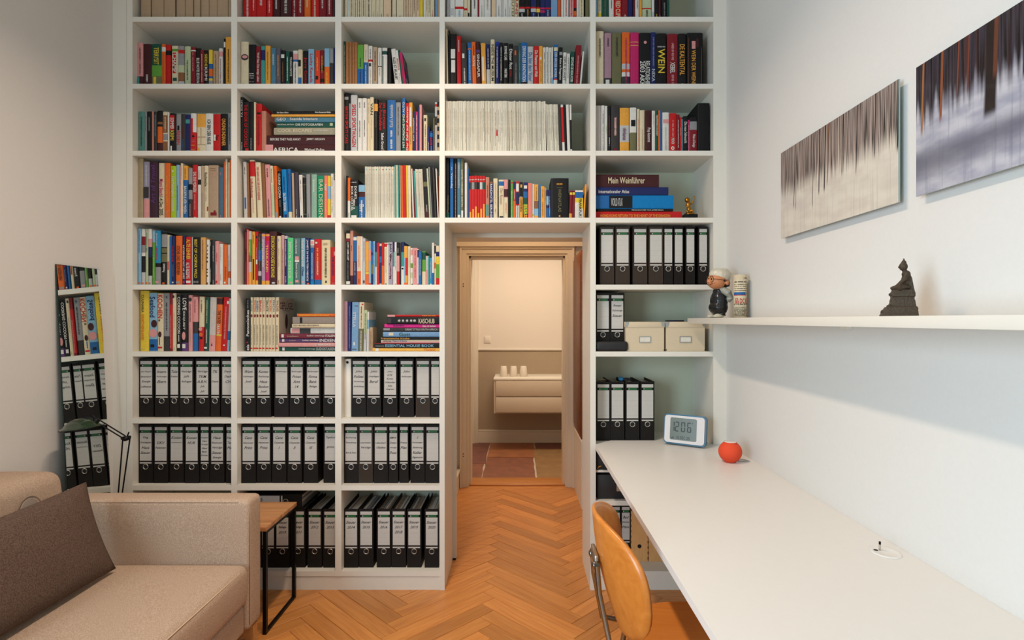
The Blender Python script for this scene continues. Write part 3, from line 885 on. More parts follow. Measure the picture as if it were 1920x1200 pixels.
# ---------------------------------------------------------------- floors
def wood(name, c1, c2, sc=1, rough=.38):
    m = bpy.data.materials.new(name); m.use_nodes = True; N = m.node_tree; L = N.links; bs = N.nodes['Principled BSDF']
    tc = N.nodes.new('ShaderNodeTexCoord'); oi = N.nodes.new('ShaderNodeObjectInfo'); ad = N.nodes.new('ShaderNodeVectorMath'); ad.operation = 'ADD'
    sc3 = N.nodes.new('ShaderNodeVectorMath'); sc3.operation = 'SCALE'; sc3.inputs['Scale'].default_value = 37
    cb = N.nodes.new('ShaderNodeCombineXYZ'); L.new(oi.outputs['Random'], cb.inputs[0]); L.new(oi.outputs['Random'], cb.inputs[1]); L.new(cb.outputs[0], sc3.inputs[0])
    L.new(tc.outputs['Object'], ad.inputs[0]); L.new(sc3.outputs[0], ad.inputs[1])
    mp = N.nodes.new('ShaderNodeMapping'); mp.inputs['Scale'].default_value = (2.0*sc, 34*sc, 34*sc); L.new(ad.outputs[0], mp.inputs[0])
    n1 = N.nodes.new('ShaderNodeTexNoise'); n1.inputs['Scale'].default_value = 1.6; n1.inputs['Detail'].default_value = 7; n1.inputs['Distortion'].default_value = 1.1
    L.new(mp.outputs[0], n1.inputs[0])
    n2 = N.nodes.new('ShaderNodeTexNoise'); n2.inputs['Scale'].default_value = 9; n2.inputs['Detail'].default_value = 3; L.new(mp.outputs[0], n2.inputs[0])
    mx = N.nodes.new('ShaderNodeMix'); mx.data_type = 'RGBA'; mx.inputs[6].default_value = rgb(c1); mx.inputs[7].default_value = rgb(c2)
    rp = N.nodes.new('ShaderNodeMapRange'); rp.inputs[1].default_value = .25; rp.inputs[2].default_value = .75; L.new(n1.outputs['Fac'], rp.inputs[0]); L.new(rp.outputs[0], mx.inputs[0])
    hv = N.nodes.new('ShaderNodeHueSaturation'); mr = N.nodes.new('ShaderNodeMapRange'); mr.inputs[3].default_value = .72; mr.inputs[4].default_value = 1.10
    L.new(oi.outputs['Random'], mr.inputs[0]); L.new(mr.outputs[0], hv.inputs['Value']); L.new(mx.outputs[2], hv.inputs['Color']); L.new(hv.outputs[0], bs.inputs['Base Color'])
    bp = N.nodes.new('ShaderNodeBump'); bp.inputs['Strength'].default_value = .12; bp.inputs['Distance'].default_value = .002
    L.new(n2.outputs['Fac'], bp.inputs['Height']); L.new(bp.outputs[0], bs.inputs['Normal']); bs.inputs['Roughness'].default_value = rough
    return m
OAK = wood('oiled_oak', (220,150,78), (188,116,54))
SUB = mat('floor_bed', (92,52,24), .8, 0, .1)
b = MB(); b.box(XL, XR, YB, 4.93, -.06, -.0105, SUB); FLOOR = struct(b, 'floor')
LW, LL = .0885, .62
def plank_mesh():
    b = MB(); e = .0009
    bm = bmesh.new(); bmesh.ops.create_cube(bm, size=1)
    for v in bm.verts: v.co = Vector((v.co.x*(LL-2*e), v.co.y*(LW-2*e), v.co.z*.010 - .005))
    bmesh.ops.bevel(bm, geom=[x for x in bm.edges if all(v.co.z > -.001 for v in x.verts)], offset=.0020, segments=1, affect='EDGES')
    b.bm(bm, OAK); return b.mesh('plank')
PM = plank_mesh(); planks = []
c45 = math.sqrt(.5); ox, oy = -.15 - (LL-LW/2)*c45 + 5*math.sqrt(2)*LL, 2.0
def inside(x, y): return (XL-.0 < x < XR and YB < y < 3.40) or (-.56 < x < .92 and 3.3 < y < 4.93)
for m in range(-16, 12):
    for n in range(-90, 90):
        for kind in (0, 1):
            bx = n*LW + m*(LL+LW); by = n*LW + m*(LW-LL)
            cx, cy = (bx+LL/2, by+LW/2) if kind == 0 else (bx+LL+LW/2, by+LW-LL/2)
            wx = (cx-cy)*c45 + ox - 5*math.sqrt(2)*LL; wy = (cx+cy)*c45 + oy
            ang = math.radians(45 if kind == 0 else 135)
            hx = LL/2*c45 + LW/2*c45
            # keep planks whose outline is within the room; cut ones at the walls go to the clipped remainder
            full = all(inside(wx+sx*hx*.98, wy+sy*hx*.98) for sx in (-1, 1) for sy in (-1, 1))
            if inside(wx, wy) or any(inside(wx+sx*hx*.9, wy+sy*hx*.9) for sx in (-1, 1) for sy in (-1, 1)): planks.append((wx, wy, ang, full))
def vis(p):
    x, y = p[0], p[1]
    if y < 1.0 or abs(x/y) > 1.1: return 1e6 + math.hypot(x, y)
    return math.hypot(x, y) + (1e3 if (x < -1.25 and y < 3.2) else 0) + (5e2 if y > 3.0 and not -.5 < x < .6 else 0)
planks.sort(key=vis); rest = MB(); cnt = 0
def clip_plank(p, regions):
    """polygon clipping of a border plank to the room's rectangles"""
    wx, wy, ang, _ = p; ca, sa = math.cos(ang), math.sin(ang); a, c = LL/2-.0009, LW/2-.0009
    poly0 = [(wx + u*ca - v*sa, wy + u*sa + v*ca) for u, v in ((-a,-c), (a,-c), (a,c), (-a,c))]; out = []
    for (x0, x1, y0, y1) in regions:
        poly = poly0
        for ax, lim, sg in ((0, x0, 1), (0, x1, -1), (1, y0, 1), (1, y1, -1)):
            np_ = []
            for i in range(len(poly)):
                A, B = poly[i], poly[(i+1) % len(poly)]; ia = sg*(A[ax]-lim) >= 0; ib = sg*(B[ax]-lim) >= 0
                if ia: np_.append(A)
                if ia != ib:
                    t = (lim-A[ax])/(B[ax]-A[ax]); np_.append((A[0]+t*(B[0]-A[0]), A[1]+t*(B[1]-A[1])))
            poly = np_
            if len(poly) < 3: break
        if len(poly) >= 3: out.append(poly)
    return out
REG = [(XL, XR, YB, 3.40), (-.56, .92, 3.40, 4.915)]
for p in planks:
    if cnt < 300 and p[3] and vis(p) < 1e6:
        o = bpy.data.objects.new('plank', PM); COL.objects.link(o); o.parent = FLOOR; o.location = (p[0], p[1], R.uniform(-.0003, .0002)); o.rotation_euler = (0, 0, p[2]); cnt += 1
    else:
        for poly in clip_plank(p, REG): rest.prism(poly, -.0102, 0, OAK)
rest.build('plank', FLOOR, kind='stuff')
b = MB(); b.box(-.42, .414, 4.915, 5.14, -.05, .012, OAK, bev=.003); struct(b, 'trim_6')
# hall stone floor
GROUT = mat('stone_grout', (196,182,160), .9, 0, .1, .5, 60)
b = MB(); b.box(-2.1, 1.7, 5.14, 6.68, -.05, -.006, GROUT); HF = struct(b, 'floor')
STN = [mat('sandstone_%d' % i, c, .55, 0, .22, .5, 9) for i, c in enumerate([(132,84,64), (150,96,62), (142,110,72), (118,74,64), (128,100,80)])]
tiles = [(-1.2,-.64,5.14,5.50), (-.63,-.335,5.14,5.68), (-.63,-.325,5.70,6.67), (-1.2,-.64,5.52,6.67), (-.32,.165,5.15,5.94), (-.315,.19,5.96,6.67),
         (.18,.74,5.15,6.32), (.205,.74,6.34,6.67), (.755,1.65,5.15,5.9), (.755,1.65,5.92,6.67)]
for i, (x0, x1, y0, y1) in enumerate(tiles):
    pts = []
    for (ax, ay), (bx, by) in (((x0,y0),(x1,y0)), ((x1,y0),(x1,y1)), ((x1,y1),(x0,y1)), ((x0,y1),(x0,y0))):
        for k in range(6):
            t = k/6; pts.append((ax+(bx-ax)*t + R.uniform(-.005,.005), ay+(by-ay)*t + R.uniform(-.005,.005)))
    b = MB(); b.prism(pts, -.03, R.uniform(-.001, .002), STN[[1,0,3,0,0,1,2,3,4,1][i]]); b.build('tile', HF)
# hall vanity, tumblers, switch
t = thing('wall_cabinet', (.29, 6.42, .423), 'long white wall-hung cabinet with two drawers, in the room beyond the doorway', 'cabinet')
CABM = mat('cabinet_matt', (206,192,172), .5)
b = MB(); b.box(-.547, .95, -.235, .26, 0, .36, CABM); b.build('body', t)
b = MB(); b.box(-.55, .95, -.245, .26, .36, .385, WHITE, bev=.004); b.build('top_panel', t)
for z0, z1 in ((.012, .175), (.19, .352)):
    b = MB(); b.box(-.525, .94, -.252, -.236, z0, z1, CABM, bev=.003); b.build('drawer', t)
CUP = mat('tumbler_ceramic', (222,214,200), .4)
for i, px in enumerate((944.5, 963, 981.5)):
    Yc = 6.38; x = (px-970)*Yc/F
    b = MB(); b.lathe([(0, 0), (.043, 0), (.045, .004), (.034, .112), (.030, .116), (0, .117)], CUP, 20)
    b.build('tumbler', loc=(x, Yc, .808), label=['leftmost of the three upturned white tumblers on the wall-hung cabinet', 'middle one of the three upturned white tumblers on the wall-hung cabinet', 'rightmost of the three upturned white tumblers on the wall-hung cabinet'][i], cat='tumbler', group='tumblers on the hall cabinet')
b = MB(); b.box(-.039, .039, -.008, 0, -.042, .042, HALLW, bev=.002)
t = b.build('light_switch', loc=((914-970)*6.68/F, 6.68, EYE-(636.5-600)*6.68/F), label='square white light switch on the wall above the dado rail, beyond the doorway', cat='light switch')
b = MB(); b.box(-.028, .028, -.011, -.007, -.030, .030, HALLW, bev=.0015); b.build('rocker', t)
# wooden cupboard and bench just inside the passage
t = thing('cupboard', (.69, 4.6, 0), 'dark brown wooden cupboard glimpsed at the right inside the passage', 'cupboard')
WDK = wood('stained_wood', (138,72,26), (96,44,14)); b = MB(); b.box(-.203, .22, -.28, .28, .53, 1.98, WDK, bev=.004); b.build('body', t)
b = MB(); b.box(-.208, -.203, -.27, .27, .56, 1.95, WDK, bev=.002); b.build('door', t)
t = thing('bench', (.69, 4.6, 0), 'white low chest under the brown cupboard in the passage', 'chest')
b = MB(); b.box(-.20, .22, -.28, .28, 0, .5, TRIMM); b.build('body', t); b = MB(); b.box(-.205, .22, -.29, .28, .5, .53, TRIMM, bev=.003); b.build('lid', t)

# ---------------------------------------------------------------- bookcase
def pxX(p): return (p-970)*D/F
def pxZ(p): return EYE-(p-600)*D/F
INN = [(248.5, 433.5), (444.5, 628.5), (640, 824), (833.7, 1106.8), (1117, 1337.5)]
SH = [31.3 + 125.6*i for i in range(8)]          # top front edges of the shelves
TH = .0262
BC = thing('bookcase', (0, D, 0), 'white built-in wall of shelves, floor to ceiling, framing the doorway', 'bookcase')
def part(name, x0, x1, y0, y1, z0, z1, m=WHITE, bev=0):
    b = MB(); b.box(x0, x1, y0-D, y1-D, z0, z1, m, bev=bev); return b.build(name, BC)
YK = D+DEP
zb = pxZ(1071.3)
for (a, c, z0) in ((pxX(237.5), pxX(248.5), 0), (pxX(433.5), pxX(444.5), zb-TH), (pxX(628.5), pxX(640), zb-TH), (pxX(824), pxX(833.7), 0), (pxX(1106.8), pxX(1117), 0), (pxX(1337.5), pxX(1344), 0)):
    part('upright_panel', a, c, D, YK, z0, ZC-.002)
zl = pxZ(SH[3])-TH
for ci, (a, c) in enumerate(INN):
    x0, x1 = pxX(a), pxX(c)
    rows = SH[:4] if ci == 3 else (SH[:6] if ci == 4 else SH)
    rows = [-94.3] + list(rows)
    for y in rows: part('shelf_board', x0, x1, D+.0015, YK-.012, pxZ(y)-TH, pxZ(y))
    if ci == 4:
        part('shelf_board', x0, x1, D+.02, YK-.012, pxZ(887.5), pxZ(885)+.004); part('shelf_board', x0, x1, D+.0015, YK-.012, pxZ(939)-TH, pxZ(939))
        b = MB(); b.prism([(x0, .0), (.4187+.003, .0), (.515, .0995), (x1, .0995), (x1, DEP-.012), (x0, DEP-.012)], .752, .777, WHITE); b.build('shelf_board', BC)
    zbot = zl if ci == 3 else 0
    if ci != 3:
        part('shelf_board', x0, x1, D+.0015, YK-.012, zb-TH, zb); part('plinth', x0 - (.033 if ci in (1, 2) else 0), x1, D+.006, D+.024, 0, zb-TH-.0004)
    part('back_panel', x0, x1, YK-.012, YK, zbot, ZC-.002, BACKP)
part('top_fascia', pxX(237.5), pxX(1344), D, YK, ZC-.002-.0005, ZC-.002)

# ---------------------------------------------------------------- books, magazines and binders from their measured spines
ORD = ['zeroth','first','second','third','fourth','fifth','sixth','seventh','eighth','ninth','tenth','eleventh','twelfth','thirteenth','fourteenth','fifteenth','sixteenth','seventeenth','eighteenth','nineteenth','twentieth']
ORD += ['twenty-'+x for x in ORD[1:10]] + ['thirtieth'] + ['thirty-'+x for x in ORD[1:10]] + ['fortieth'] + ['forty-'+x for x in ORD[1:10]]
BAY = {'A': 'far-left bay', 'B': 'second bay', 'C': 'third bay', 'D': 'bay above doorway', 'E': 'right-hand bay'}
def shelf_phrase(cell):
    r = int(cell[1]); s = 'top visible shelf' if r == 0 else ('bottom shelf' if r == 8 else ORD[r+1] + ' shelf')
    if cell == 'E6': s = 'desk-level shelf'
    return s + ', ' + BAY[cell[0]]
class Cell:
    def __init__(s, cid, ox, oy, sc, base):
        s.id, s.ox, s.oy, s.sc, s.base = cid, ox, oy, sc, base; ci = 'ABCDE'.index(cid[0]); r = int(cid[1])
        s.xmin, s.xmax = pxX(INN[ci][0])+.0008, pxX(INN[ci][1])-.0008
        s.z0 = zb if r == 8 else (.777 if cid == 'E6' else pxZ(SH[r])); s.prev = s.xmin; s.ptop = s.xmin; s.items = []; s.sb = .036
        if r >= 6 or cid in ('E4',): s.sb = .045
        if cid == 'E6': s.sb = .103
        if cid == 'E5': s.sb = .066
    def X(s, u): return (s.ox + u/s.sc - 970)*(D+s.sb)/F
    def Z(s, v): return EYE - (s.oy + v/s.sc - 600)*(D+s.sb)/F
KIND = {'C0': 'paperback', 'D0': 'paperback', 'C4': 'paperback', 'D3': 'guidebook', 'A4': 'cookbook', 'B4': 'cookbook', 'A5': 'cookbook', 'B5': 'cookbook'}
def parse_ops(tok):
    o = []
    for t in tok:
        p = t.split()
        if p: o.append(p)
    return o
def look_of(col, ops, w, h, cell_w, cell_h, horiz):
    base = CN.get(col, 'cream'); feat = ''
    for p in ops:
        if p[0] == 'n': base = ' '.join(p[1:])
    if base == 'GEFLUEGELSIDE': base = 'cream last-of-series'
    for p in ops:
        if p[0] == 'b' and not feat and CN[p[3]] not in base:
            feat = 'with %s %s' % (CN[p[3]], 'band' if not horiz else 'stripe'); break
    if not feat:
        for p in ops:
            if p[0] in 'tuTX' and not feat: feat = 'with %s lettering' % CN[p[-5] if p[0] in 'TX' else p[-3]]
    if not feat:
        for p in ops:
            if p[0] in 'BO' and not feat: feat = 'with %s patch' % CN[p[5]]
    if not feat:
        for p in ops:
            if p[0] == 'S' and not feat: feat = 'with fine %s print' % CN[p[3]]
    return base, feat
def wc(s): return len(s.replace(',', ' ').split())
def book(cell, x0, x1, top, col, ops, horiz=False, bottom=None, zrun=None, noun='book', lean=0, depth=None, par=None):
    c = cell; Y0 = D + c.sb + R.uniform(-.004, .004) + (R.uniform(-.002, .012) if horiz else 0)
    X0, X1 = c.X(x0), c.X(x1)
    if not horiz:
        if X0 < c.prev: X0 = c.prev
        X1 = max(X1, X0+.004)
        if X1 > c.xmax: X1 = c.xmax
        c.prev = X1 + .0004
    else: X0 = max(X0, c.xmin); X1 = min(X1, c.xmax)
    zt = c.Z(top); zb0 = c.z0 if zrun is None else zrun
    if horiz: th = c.Z(top) - c.Z(bottom); H_ = th
    else: H_ = zt - zb0
    W_ = X1 - X0; ang = 0
    lw = lean/c.sc*(D+c.sb)/F
    if not horiz:
        lw = max(lw, c.ptop - X0); lw = min(lw, c.xmax - X1)
        if abs(lw) < .0006: lw = 0
        c.ptop = X1 + lw + .0004
    if lw: ang = math.atan2(lw, H_); W_ *= math.cos(ang); H_ /= math.cos(ang)
    off = 0 if lw <= 0 else -W_
    org = Vector((X0 if lw <= 0 else X1, Y0, zb0 + .0003))
    root = bpy.data.objects.new(noun, None); COL.objects.link(root); root.empty_display_size = .05
    root.location = org; root.rotation_euler = (0, ang, 0)
    shift = 0
    def lx(u): return min(max(c.X(u) - X0, .0), W_) + off
    def lz(v):
        return min(max(c.Z(v) - (c.Z(c.base) if not horiz else c.Z(bottom)), 0), H_)
    soft = noun in ('paperback', 'guidebook', 'magazine')
    dp = depth or (min(.72*H_, .25) if not horiz else R.uniform(.22, .27))
    dp = min(dp, .29); r = min(W_*.2, .004) if not soft else min(W_*.08, .001)
    t = min(.0025, W_*.16) if not soft else min(.0008, W_*.12)
    mt = P(col); cv = MB()
    bands = []
    if not horiz:
        for p in ops:
            if p[0] == 'b':
                a, bb = lz(float(p[2])), lz(float(p[1]))
                if bb - a > .0008: bands.append((a, bb, p[3]))
        lev = sorted(set([0, H_] + [q for a, bb, _ in bands for q in (a, bb)])); lv = [lev[0]]
        for q in lev[1:]:
            if q - lv[-1] > .0004: lv.append(q)
        lv[-1] = H_
        prof = [(0, dp), (0, r), (W_*.12, r*.35), (W_*.5, 0), (W_*.88, r*.35), (W_, r), (W_, dp), (W_-t, dp), (W_-t, r+t), (t, r+t), (t, dp)]
        prof = [(a+off, q) for a, q in prof]; n = len(prof); vs = [Vector((a, q, z)) for z in lv for a, q in prof]
        for k in range(len(lv)-1):
            zm = (lv[k]+lv[k+1])/2; mm = mt
            for a, bb, cc in bands:
                if a <= zm <= bb: mm = P(cc)
            o = len(cv.v)
            cv.add(vs[k*n:(k+2)*n], [(i, (i+1) % n, n+(i+1) % n, n+i) for i in range(n)], mm)
        L_ = vs[-n:]; quads = [(0,1,9,10), (1,2,3,4,5,8,9), (5,6,7,8)]
        cv.add(L_, quads, mt); cv.add(vs[:n], [q[::-1] for q in quads], mt)
        cv.build('cover', root)
        pg = MB(); e = min(.003, H_*.02); pg.box(off+t+.0002, off+W_-t-.0002, r+t+.0002, dp-.002, e, H_-e, PAPER); pg.build('page_block', root)
    else:
        r = min(H_*.2, .003); t = min(.0025, H_*.14)
        prof = [(dp, 0), (r, 0), (r*.35, H_*.12), (0, H_*.5), (r*.35, H_*.88), (r, H_), (dp, H_), (dp, H_-t), (r+t, H_-t), (r+t, t), (dp, t)]
        n = len(prof); vs = [Vector((x, q, z)) for x in (0, W_) for q, z in prof]
        cv.add(vs, [(i, (i+1) % n, n+(i+1) % n, n+i) for i in range(n)], mt)
        quads = [(0,1,9,10), (1,2,3,4,5,8,9), (5,6,7,8)]; cv.add(vs[n:], quads, mt); cv.add(vs[:n], [q[::-1] for q in quads], mt)
        cv.build('cover', root)
        pg = MB(); pg.box(.003, W_-.003, r+t+.0002, dp-.002, t+.0002, H_-t-.0002, PAPER); pg.build('page_block', root)
    for p in ops:
        if p[0] == 'R':
            sd = MB(); g2 = lambda y, z, e=0: (off+W_+.0005+e, y, z); sd.add([g2(.004, .002), g2(dp-.001, .002), g2(dp-.001, H_-.002), g2(.004, H_-.002)], [(0,1,2,3)], P(p[1]))
            for q, (y0, y1, z0, z1) in enumerate(((.15, .5, .62, .9), (.5, .7, .5, .62), (.2, .45, .08, .3), (.45, .8, .12, .2), (.55, .85, .7, .74))):
                sd.add([g2(dp*y0, H_*z0, .0004), g2(dp*y1, H_*z0, .0004), g2(dp*y1, H_*z1, .0004), g2(dp*y0, H_*z1, .0004)], [(0,1,2,3)], P(p[2+q % (len(p)-2)]))
            sd.build('cover_print', root)
    pr = MB(); k = 0
    for p in ops:
        q = p[0]; yb = -.0004 - .0001*k
        if q == 'B' or (horiz and q == 'b'):
            if q == 'B': a, bb, y0, y1, cc = lx(float(p[1])), lx(float(p[2])), lz(float(p[4])), lz(float(p[3])), p[5]
            else: a, bb, y0, y1, cc = .0005, W_-.0005, lz(float(p[2])), lz(float(p[1])), p[3]
            if bb - a > .0006 and y1 - y0 > .0006: rect(pr, a, bb, y0, y1, yb, P(cc)); k += 1
        elif q == 'O':
            ax, bx_, z0, z1 = lx(float(p[1])), lx(float(p[2])), lz(float(p[4])), lz(float(p[3]))
            if bx_-ax > .0006 and z1-z0 > .0006: pr.add([((ax+bx_)/2 + (bx_-ax)/2*math.cos(i_*math.pi/8), yb, (z0+z1)/2 + (z1-z0)/2*math.sin(i_*math.pi/8)) for i_ in range(16)], [tuple(range(16))], P(p[5])); k += 1
        elif q == 'S':
            y1, y0 = lz(float(p[1])), lz(float(p[2])); marks(pr, off+W_*.36, off+W_*.64, y0, y1, -.0016, P(p[3]), True)
        elif q == 'H': marks(pr, lx(float(p[1])), lx(float(p[2])), lz(float(p[4])), lz(float(p[3])), -.0016, P(p[5]), False)
        elif q in ('t', 'u'):
            y1, y0 = lz(float(p[-2])), lz(float(p[-1])); fit_text(pr, ' '.join(p[1:-3]).replace('_', ' '), off+W_/2, (y0+y1)/2, W_*.62, y1-y0, -.0017, P(p[-3]), 'd' if q == 't' else 'u')
        elif q in ('T', 'X'):
            a, bb, y1, y0 = lx(float(p[-4])), lx(float(p[-3])), lz(float(p[-2])), lz(float(p[-1]))
            put_text(pr, ' '.join(p[1:-5]).replace('_', ' '), a, bb, y0, y1, -.0017, P(p[-5]), 'd' if q == 'T' else 'h')
    if any(p[0] == 'n' and 'GEFL' in p[1] for p in ops):
        f = lambda a, z: (W_+.0006, a, z)
        G = P('#168,156,140'); side = MB(); side.add([f(.003, .002), f(dp, .002), f(dp, H_-.002), f(.003, H_-.002)], [(0,1,2,3)], G)
        g2 = lambda a, z: (W_+.0010, a, z)
        put_text(side, 'GEFLÜGEL', .010, dp-.012, H_*.78, H_*.94, 0, P('q'), fn=g2); put_text(side, 'Kompakt', dp*.25, dp*.7, H_*.745, H_*.765, 0, P('h'), fn=g2)
        el = [g2(dp*.48 + .018*math.cos(i*math.pi/10), H_*.55 + .042*math.sin(i*math.pi/10)) for i in range(20)]; side.add(el, [tuple(range(20))], P('q'))
        side.add([g2(dp*.47, H_*.22), g2(dp*.49, H_*.22), g2(dp*.49, H_*.42), g2(dp*.47, H_*.42)], [(0,1,2,3)], P('q')); side.build('cover_print', root)
    if pr.f: pr.build('spine_print', root)
    bs_, ft = look_of(col, ops, W_, H_, 0, 0, horiz)
    c.items.append(dict(o=root, base=bs_, feat=ft, noun=noun, w=(W_ if not horiz else H_), h=H_, x=X0, horiz=horiz, z=zb0))
    return root
def label_cell(c):
    it = c.items
    if not it: return
    up = [i for i in it if not i['horiz']]; hz = [i for i in it if i['horiz']]
    for lst in (up, hz):
        if not lst: continue
        ws = sorted(i['w'] for i in lst); med = ws[len(ws)//2]; hs = sorted(i['h'] for i in lst); mh = hs[len(hs)//2]
        for i in lst:
            sz = ('thick ' if i['w'] > med*1.35 else ('slim ' if i['w'] < med*.65 else '')) if 'slim' not in i['base'] and 'wide' not in i['base'] and 'thick' not in i['base'] else ''
            if not sz and not i['horiz'] and 'tall' not in i['base']: sz = 'tall ' if i['h'] > mh*1.12 else ('short ' if i['h'] < mh*.88 else '')
            i['short'] = (sz + i['base']); i['look'] = i['short'] + ' ' + i['noun'] + (' ' + i['feat'] if i['feat'] else '')
    looks = [i['look'] for i in it]; ph = shelf_phrase(c.id)
    hz.sort(key=lambda i: -i['z'])
    for n, i in enumerate(up):
        if looks.count(i['look']) == 1 and len([1 for q in it if q['short'] == i['short']]) == 1: lab = '%s, %s' % (i['look'], ph)
        else: lab = '%s, %s from left, %s' % (i['look'], ORD[n+1], ph)
        if wc(lab) > 16: lab = '%s %s, %s from left, %s' % (i['short'], i['noun'], ORD[n+1], ph)
        if wc(lab) > 16: lab = '%s %s, %s from left, %s' % (i['base'], i['noun'], ORD[n+1], ph)
        tag(i['o'], lab, i['noun'], '%ss on the %s' % (i['noun'], ph))
    for n, i in enumerate(hz):
        lab = '%s, lying %s from stack top, %s' % (i['look'], ORD[n+1], ph)
        if wc(lab) > 16: lab = '%s %s, lying %s from stack top, %s' % (i['short'], i['noun'], ORD[n+1], ph)
        if wc(lab) > 16: lab = '%s %s, lying %s down, %s' % (i['base'], i['noun'], ORD[n+1], ph)
        tag(i['o'], lab, i['noun'], 'stacked books on the %s' % ph)

TORUS = {}
def binder_parts(root, W_, H_, lines, worn, wide, dp=.285, empty=False, flip=False):
    m = BLACKW if worn else BLACKC; t = .0025
    cv = MB(); prof = [(0, dp), (0, .001), (W_, .001), (W_, dp), (W_-t, dp), (W_-t, .001+t), (t, .001+t), (t, dp)]
    n = 8; vs = [Vector((a, q, z)) for z in (0, H_) for a, q in prof]
    cv.add(vs, [(i, (i+1) % n, n+(i+1) % n, n+i) for i in range(n)], m)
    qd = [(0,1,6,7), (1,2,5,6), (2,3,4,5)]; cv.add(vs[n:], qd, m); cv.add(vs[:n], [q[::-1] for q in qd], m); cv.build('cover', root)
    pg = MB(); rr = random.Random(int(root.location.x*1e4)); x = t+.002; lim = W_-t-.004
    while x < lim:
        w = rr.uniform(.004, .014); e = min(x+w, lim)
        pg.box(x, e-.0006, .018+rr.uniform(0, .004), dp-.004-rr.uniform(0, .02), .006, H_-.012-rr.uniform(0, .010), rr.choice([PAPER, PAPER, P('a'), P('s')])); x = e
    pg.build('page_block', root)
    lb = MB(); i0, i1 = W_*.09, W_*.91; g = lambda f: H_*(1-f)
    rect(lb, i0, i1, g(.10), g(.045), 0, LABEL); rect(lb, i0, i1, g(.62), g(.145), 0, LABEL); rect(lb, i0, i1, g(.668), g(.645), 0, LABEL)
    rect(lb, i0+(i1-i0)*.12, i1-(i1-i0)*.1, g(.14), g(.107), .0001, GREENP)
    cx = i0+(i1-i0)*.2; lb.add([(cx+.0028*math.cos(a*.785), -.0003, g(.124)+.0028*math.sin(a*.785)) for a in range(8)], [tuple(range(8))], LABEL)
    for f in (.24, .325, .41, .495, .575): rect(lb, i0+.002, i1-.002, g(f)-.0002, g(f)+.0002, -.0002, LINE)
    lb = lb.build('spine_label', root)
    if lines:
        hw = MB(); n = len(lines); f0 = .225
        for k, s in enumerate(lines):
            if s: fit_text(hw, s, (i0+i1)/2-.002, g(f0 + (.085 if n < 6 else .06)*k), (i1-i0)*.86, .0145 if n < 6 else .010, -.0005, INK, 'h', .35)
        hw.build('handwriting', lb)
    rg = MB(); cz, rad = g(.722), .0135
    rg.tube([(W_/2 + rad*math.cos(a*math.pi/10), -.0005, cz + rad*math.sin(a*math.pi/10)) for a in range(20)], .0022, METAL, 6, True); rg.build('finger_ring', root)
    hb = MB(); hb.add([(W_/2 + (rad-.001)*math.cos(a*math.pi/8), -.0001+.0008, cz + (rad-.001)*math.sin(a*math.pi/8)) for a in range(16)], [tuple(range(16))], mat('ring_hole', (6,6,8), .6)); hb.build('finger_hole', root)
def binder(c, x0, x1, top, wide, lines, worn, k, tot):
    Y0 = D + c.sb + R.uniform(-.003, .003); X0, X1 = c.X(x0), c.X(x1)
    if X0 < c.prev: X0 = c.prev
    wd_ = .0775 if wide else .050
    X1 = X0 + wd_
    if X1 > c.xmax: X1 = c.xmax
    c.prev = X1+.0008
    root = thing('binder', (X0, Y0, c.z0+.0004), None, None)
    binder_parts(root, X1-X0, .326 if c.id == 'E6' else .318, lines, worn, wide, .25 if c.id == 'E6' else .285)
    desc = 'worn black' if worn else 'black'
    if not any(lines): d2 = 'blank label'
    else: d2 = {1: 'one line', 2: 'two lines', 3: 'three lines', 4: 'four lines', 5: 'five lines'}.get(len([q for q in lines if q]), 'many lines') + ' handwritten'
    lab = '%s %sbinder, %s, %s from left, %s' % (desc, '' if wide else 'narrow ', d2, ORD[k], shelf_phrase(c.id))
    tag(root, lab, 'binder', None, None); root['group'] = 'lever-arch binders on the ' + shelf_phrase(c.id)

CUSTOM = {'steel blue': '#66,112,132', 'grey-beige': '#146,140,118', 'mauve': '#158,122,132', 'salmon orange': '#226,104,66', 'salmon-tan': '#206,140,104', 'salmon': '#176,116,96', 'slate grey': '#84,82,92', 'peach-pink': '#206,150,132', 'peach': '#206,178,146', 'lime green': '#150,180,30', 'sage green': '#78,128,116', 'azure': '#0,112,172', 'coral': '#226,116,92', 'bright emerald': '#10,126,86', 'mint-grey': '#126,160,140', 'lavender-grey': '#138,134,152', 'dark plum': '#56,30,44', 'beige cloth': '#158,142,110', 'wide brown-paper': '#160,136,110', 'mint-green': '#84,184,116', 'grey-teal': '#76,106,106', 'dusty pink': '#186,142,138', 'wide cream': '#206,190,150', 'turquoise': '#40,128,166', 'violet-grey': '#58,52,62', 'grey-blue': '#68,94,114', 'copper-pink': '#180,124,104', 'golden yellow': '#218,164,70', 'pale blue-grey': '#150,166,160', 'pale blue': '#110,146,180', 'purple': '#88,60,100', 'hot pink': '#210,40,128', 'lilac-grey': '#150,142,158', 'burgundy': '#108,34,48', 'amber': '#222,146,40', 'royal blue': '#18,46,136', 'dark teal': '#34,80,90', 'ochre': '#200,150,84', 'caramel': '#150,96,52', 'light red': '#226,104,88', 'lilac and yellow': '#160,124,150', 'thick grey': '#138,126,116', 'pale grey': '#184,176,168', 'rust': '#186,84,44', 'orange-red': '#206,60,32'}
cells = []; cur = None
lines_ = [l.strip() for l in DATA.strip().split('\n') if l.strip()]
stack = []
def flush():
    global stack
    if cur is None or not stack: stack = []; return
    z = cur.z0
    for (x0, x1, a, bb, col, ops) in reversed(stack):
        o = book(cur, x0, x1, a, col, ops, True, bb, z, KIND.get(cur.id, 'book')); z += cur.Z(a) - cur.Z(bb) + .0012
    stack = []
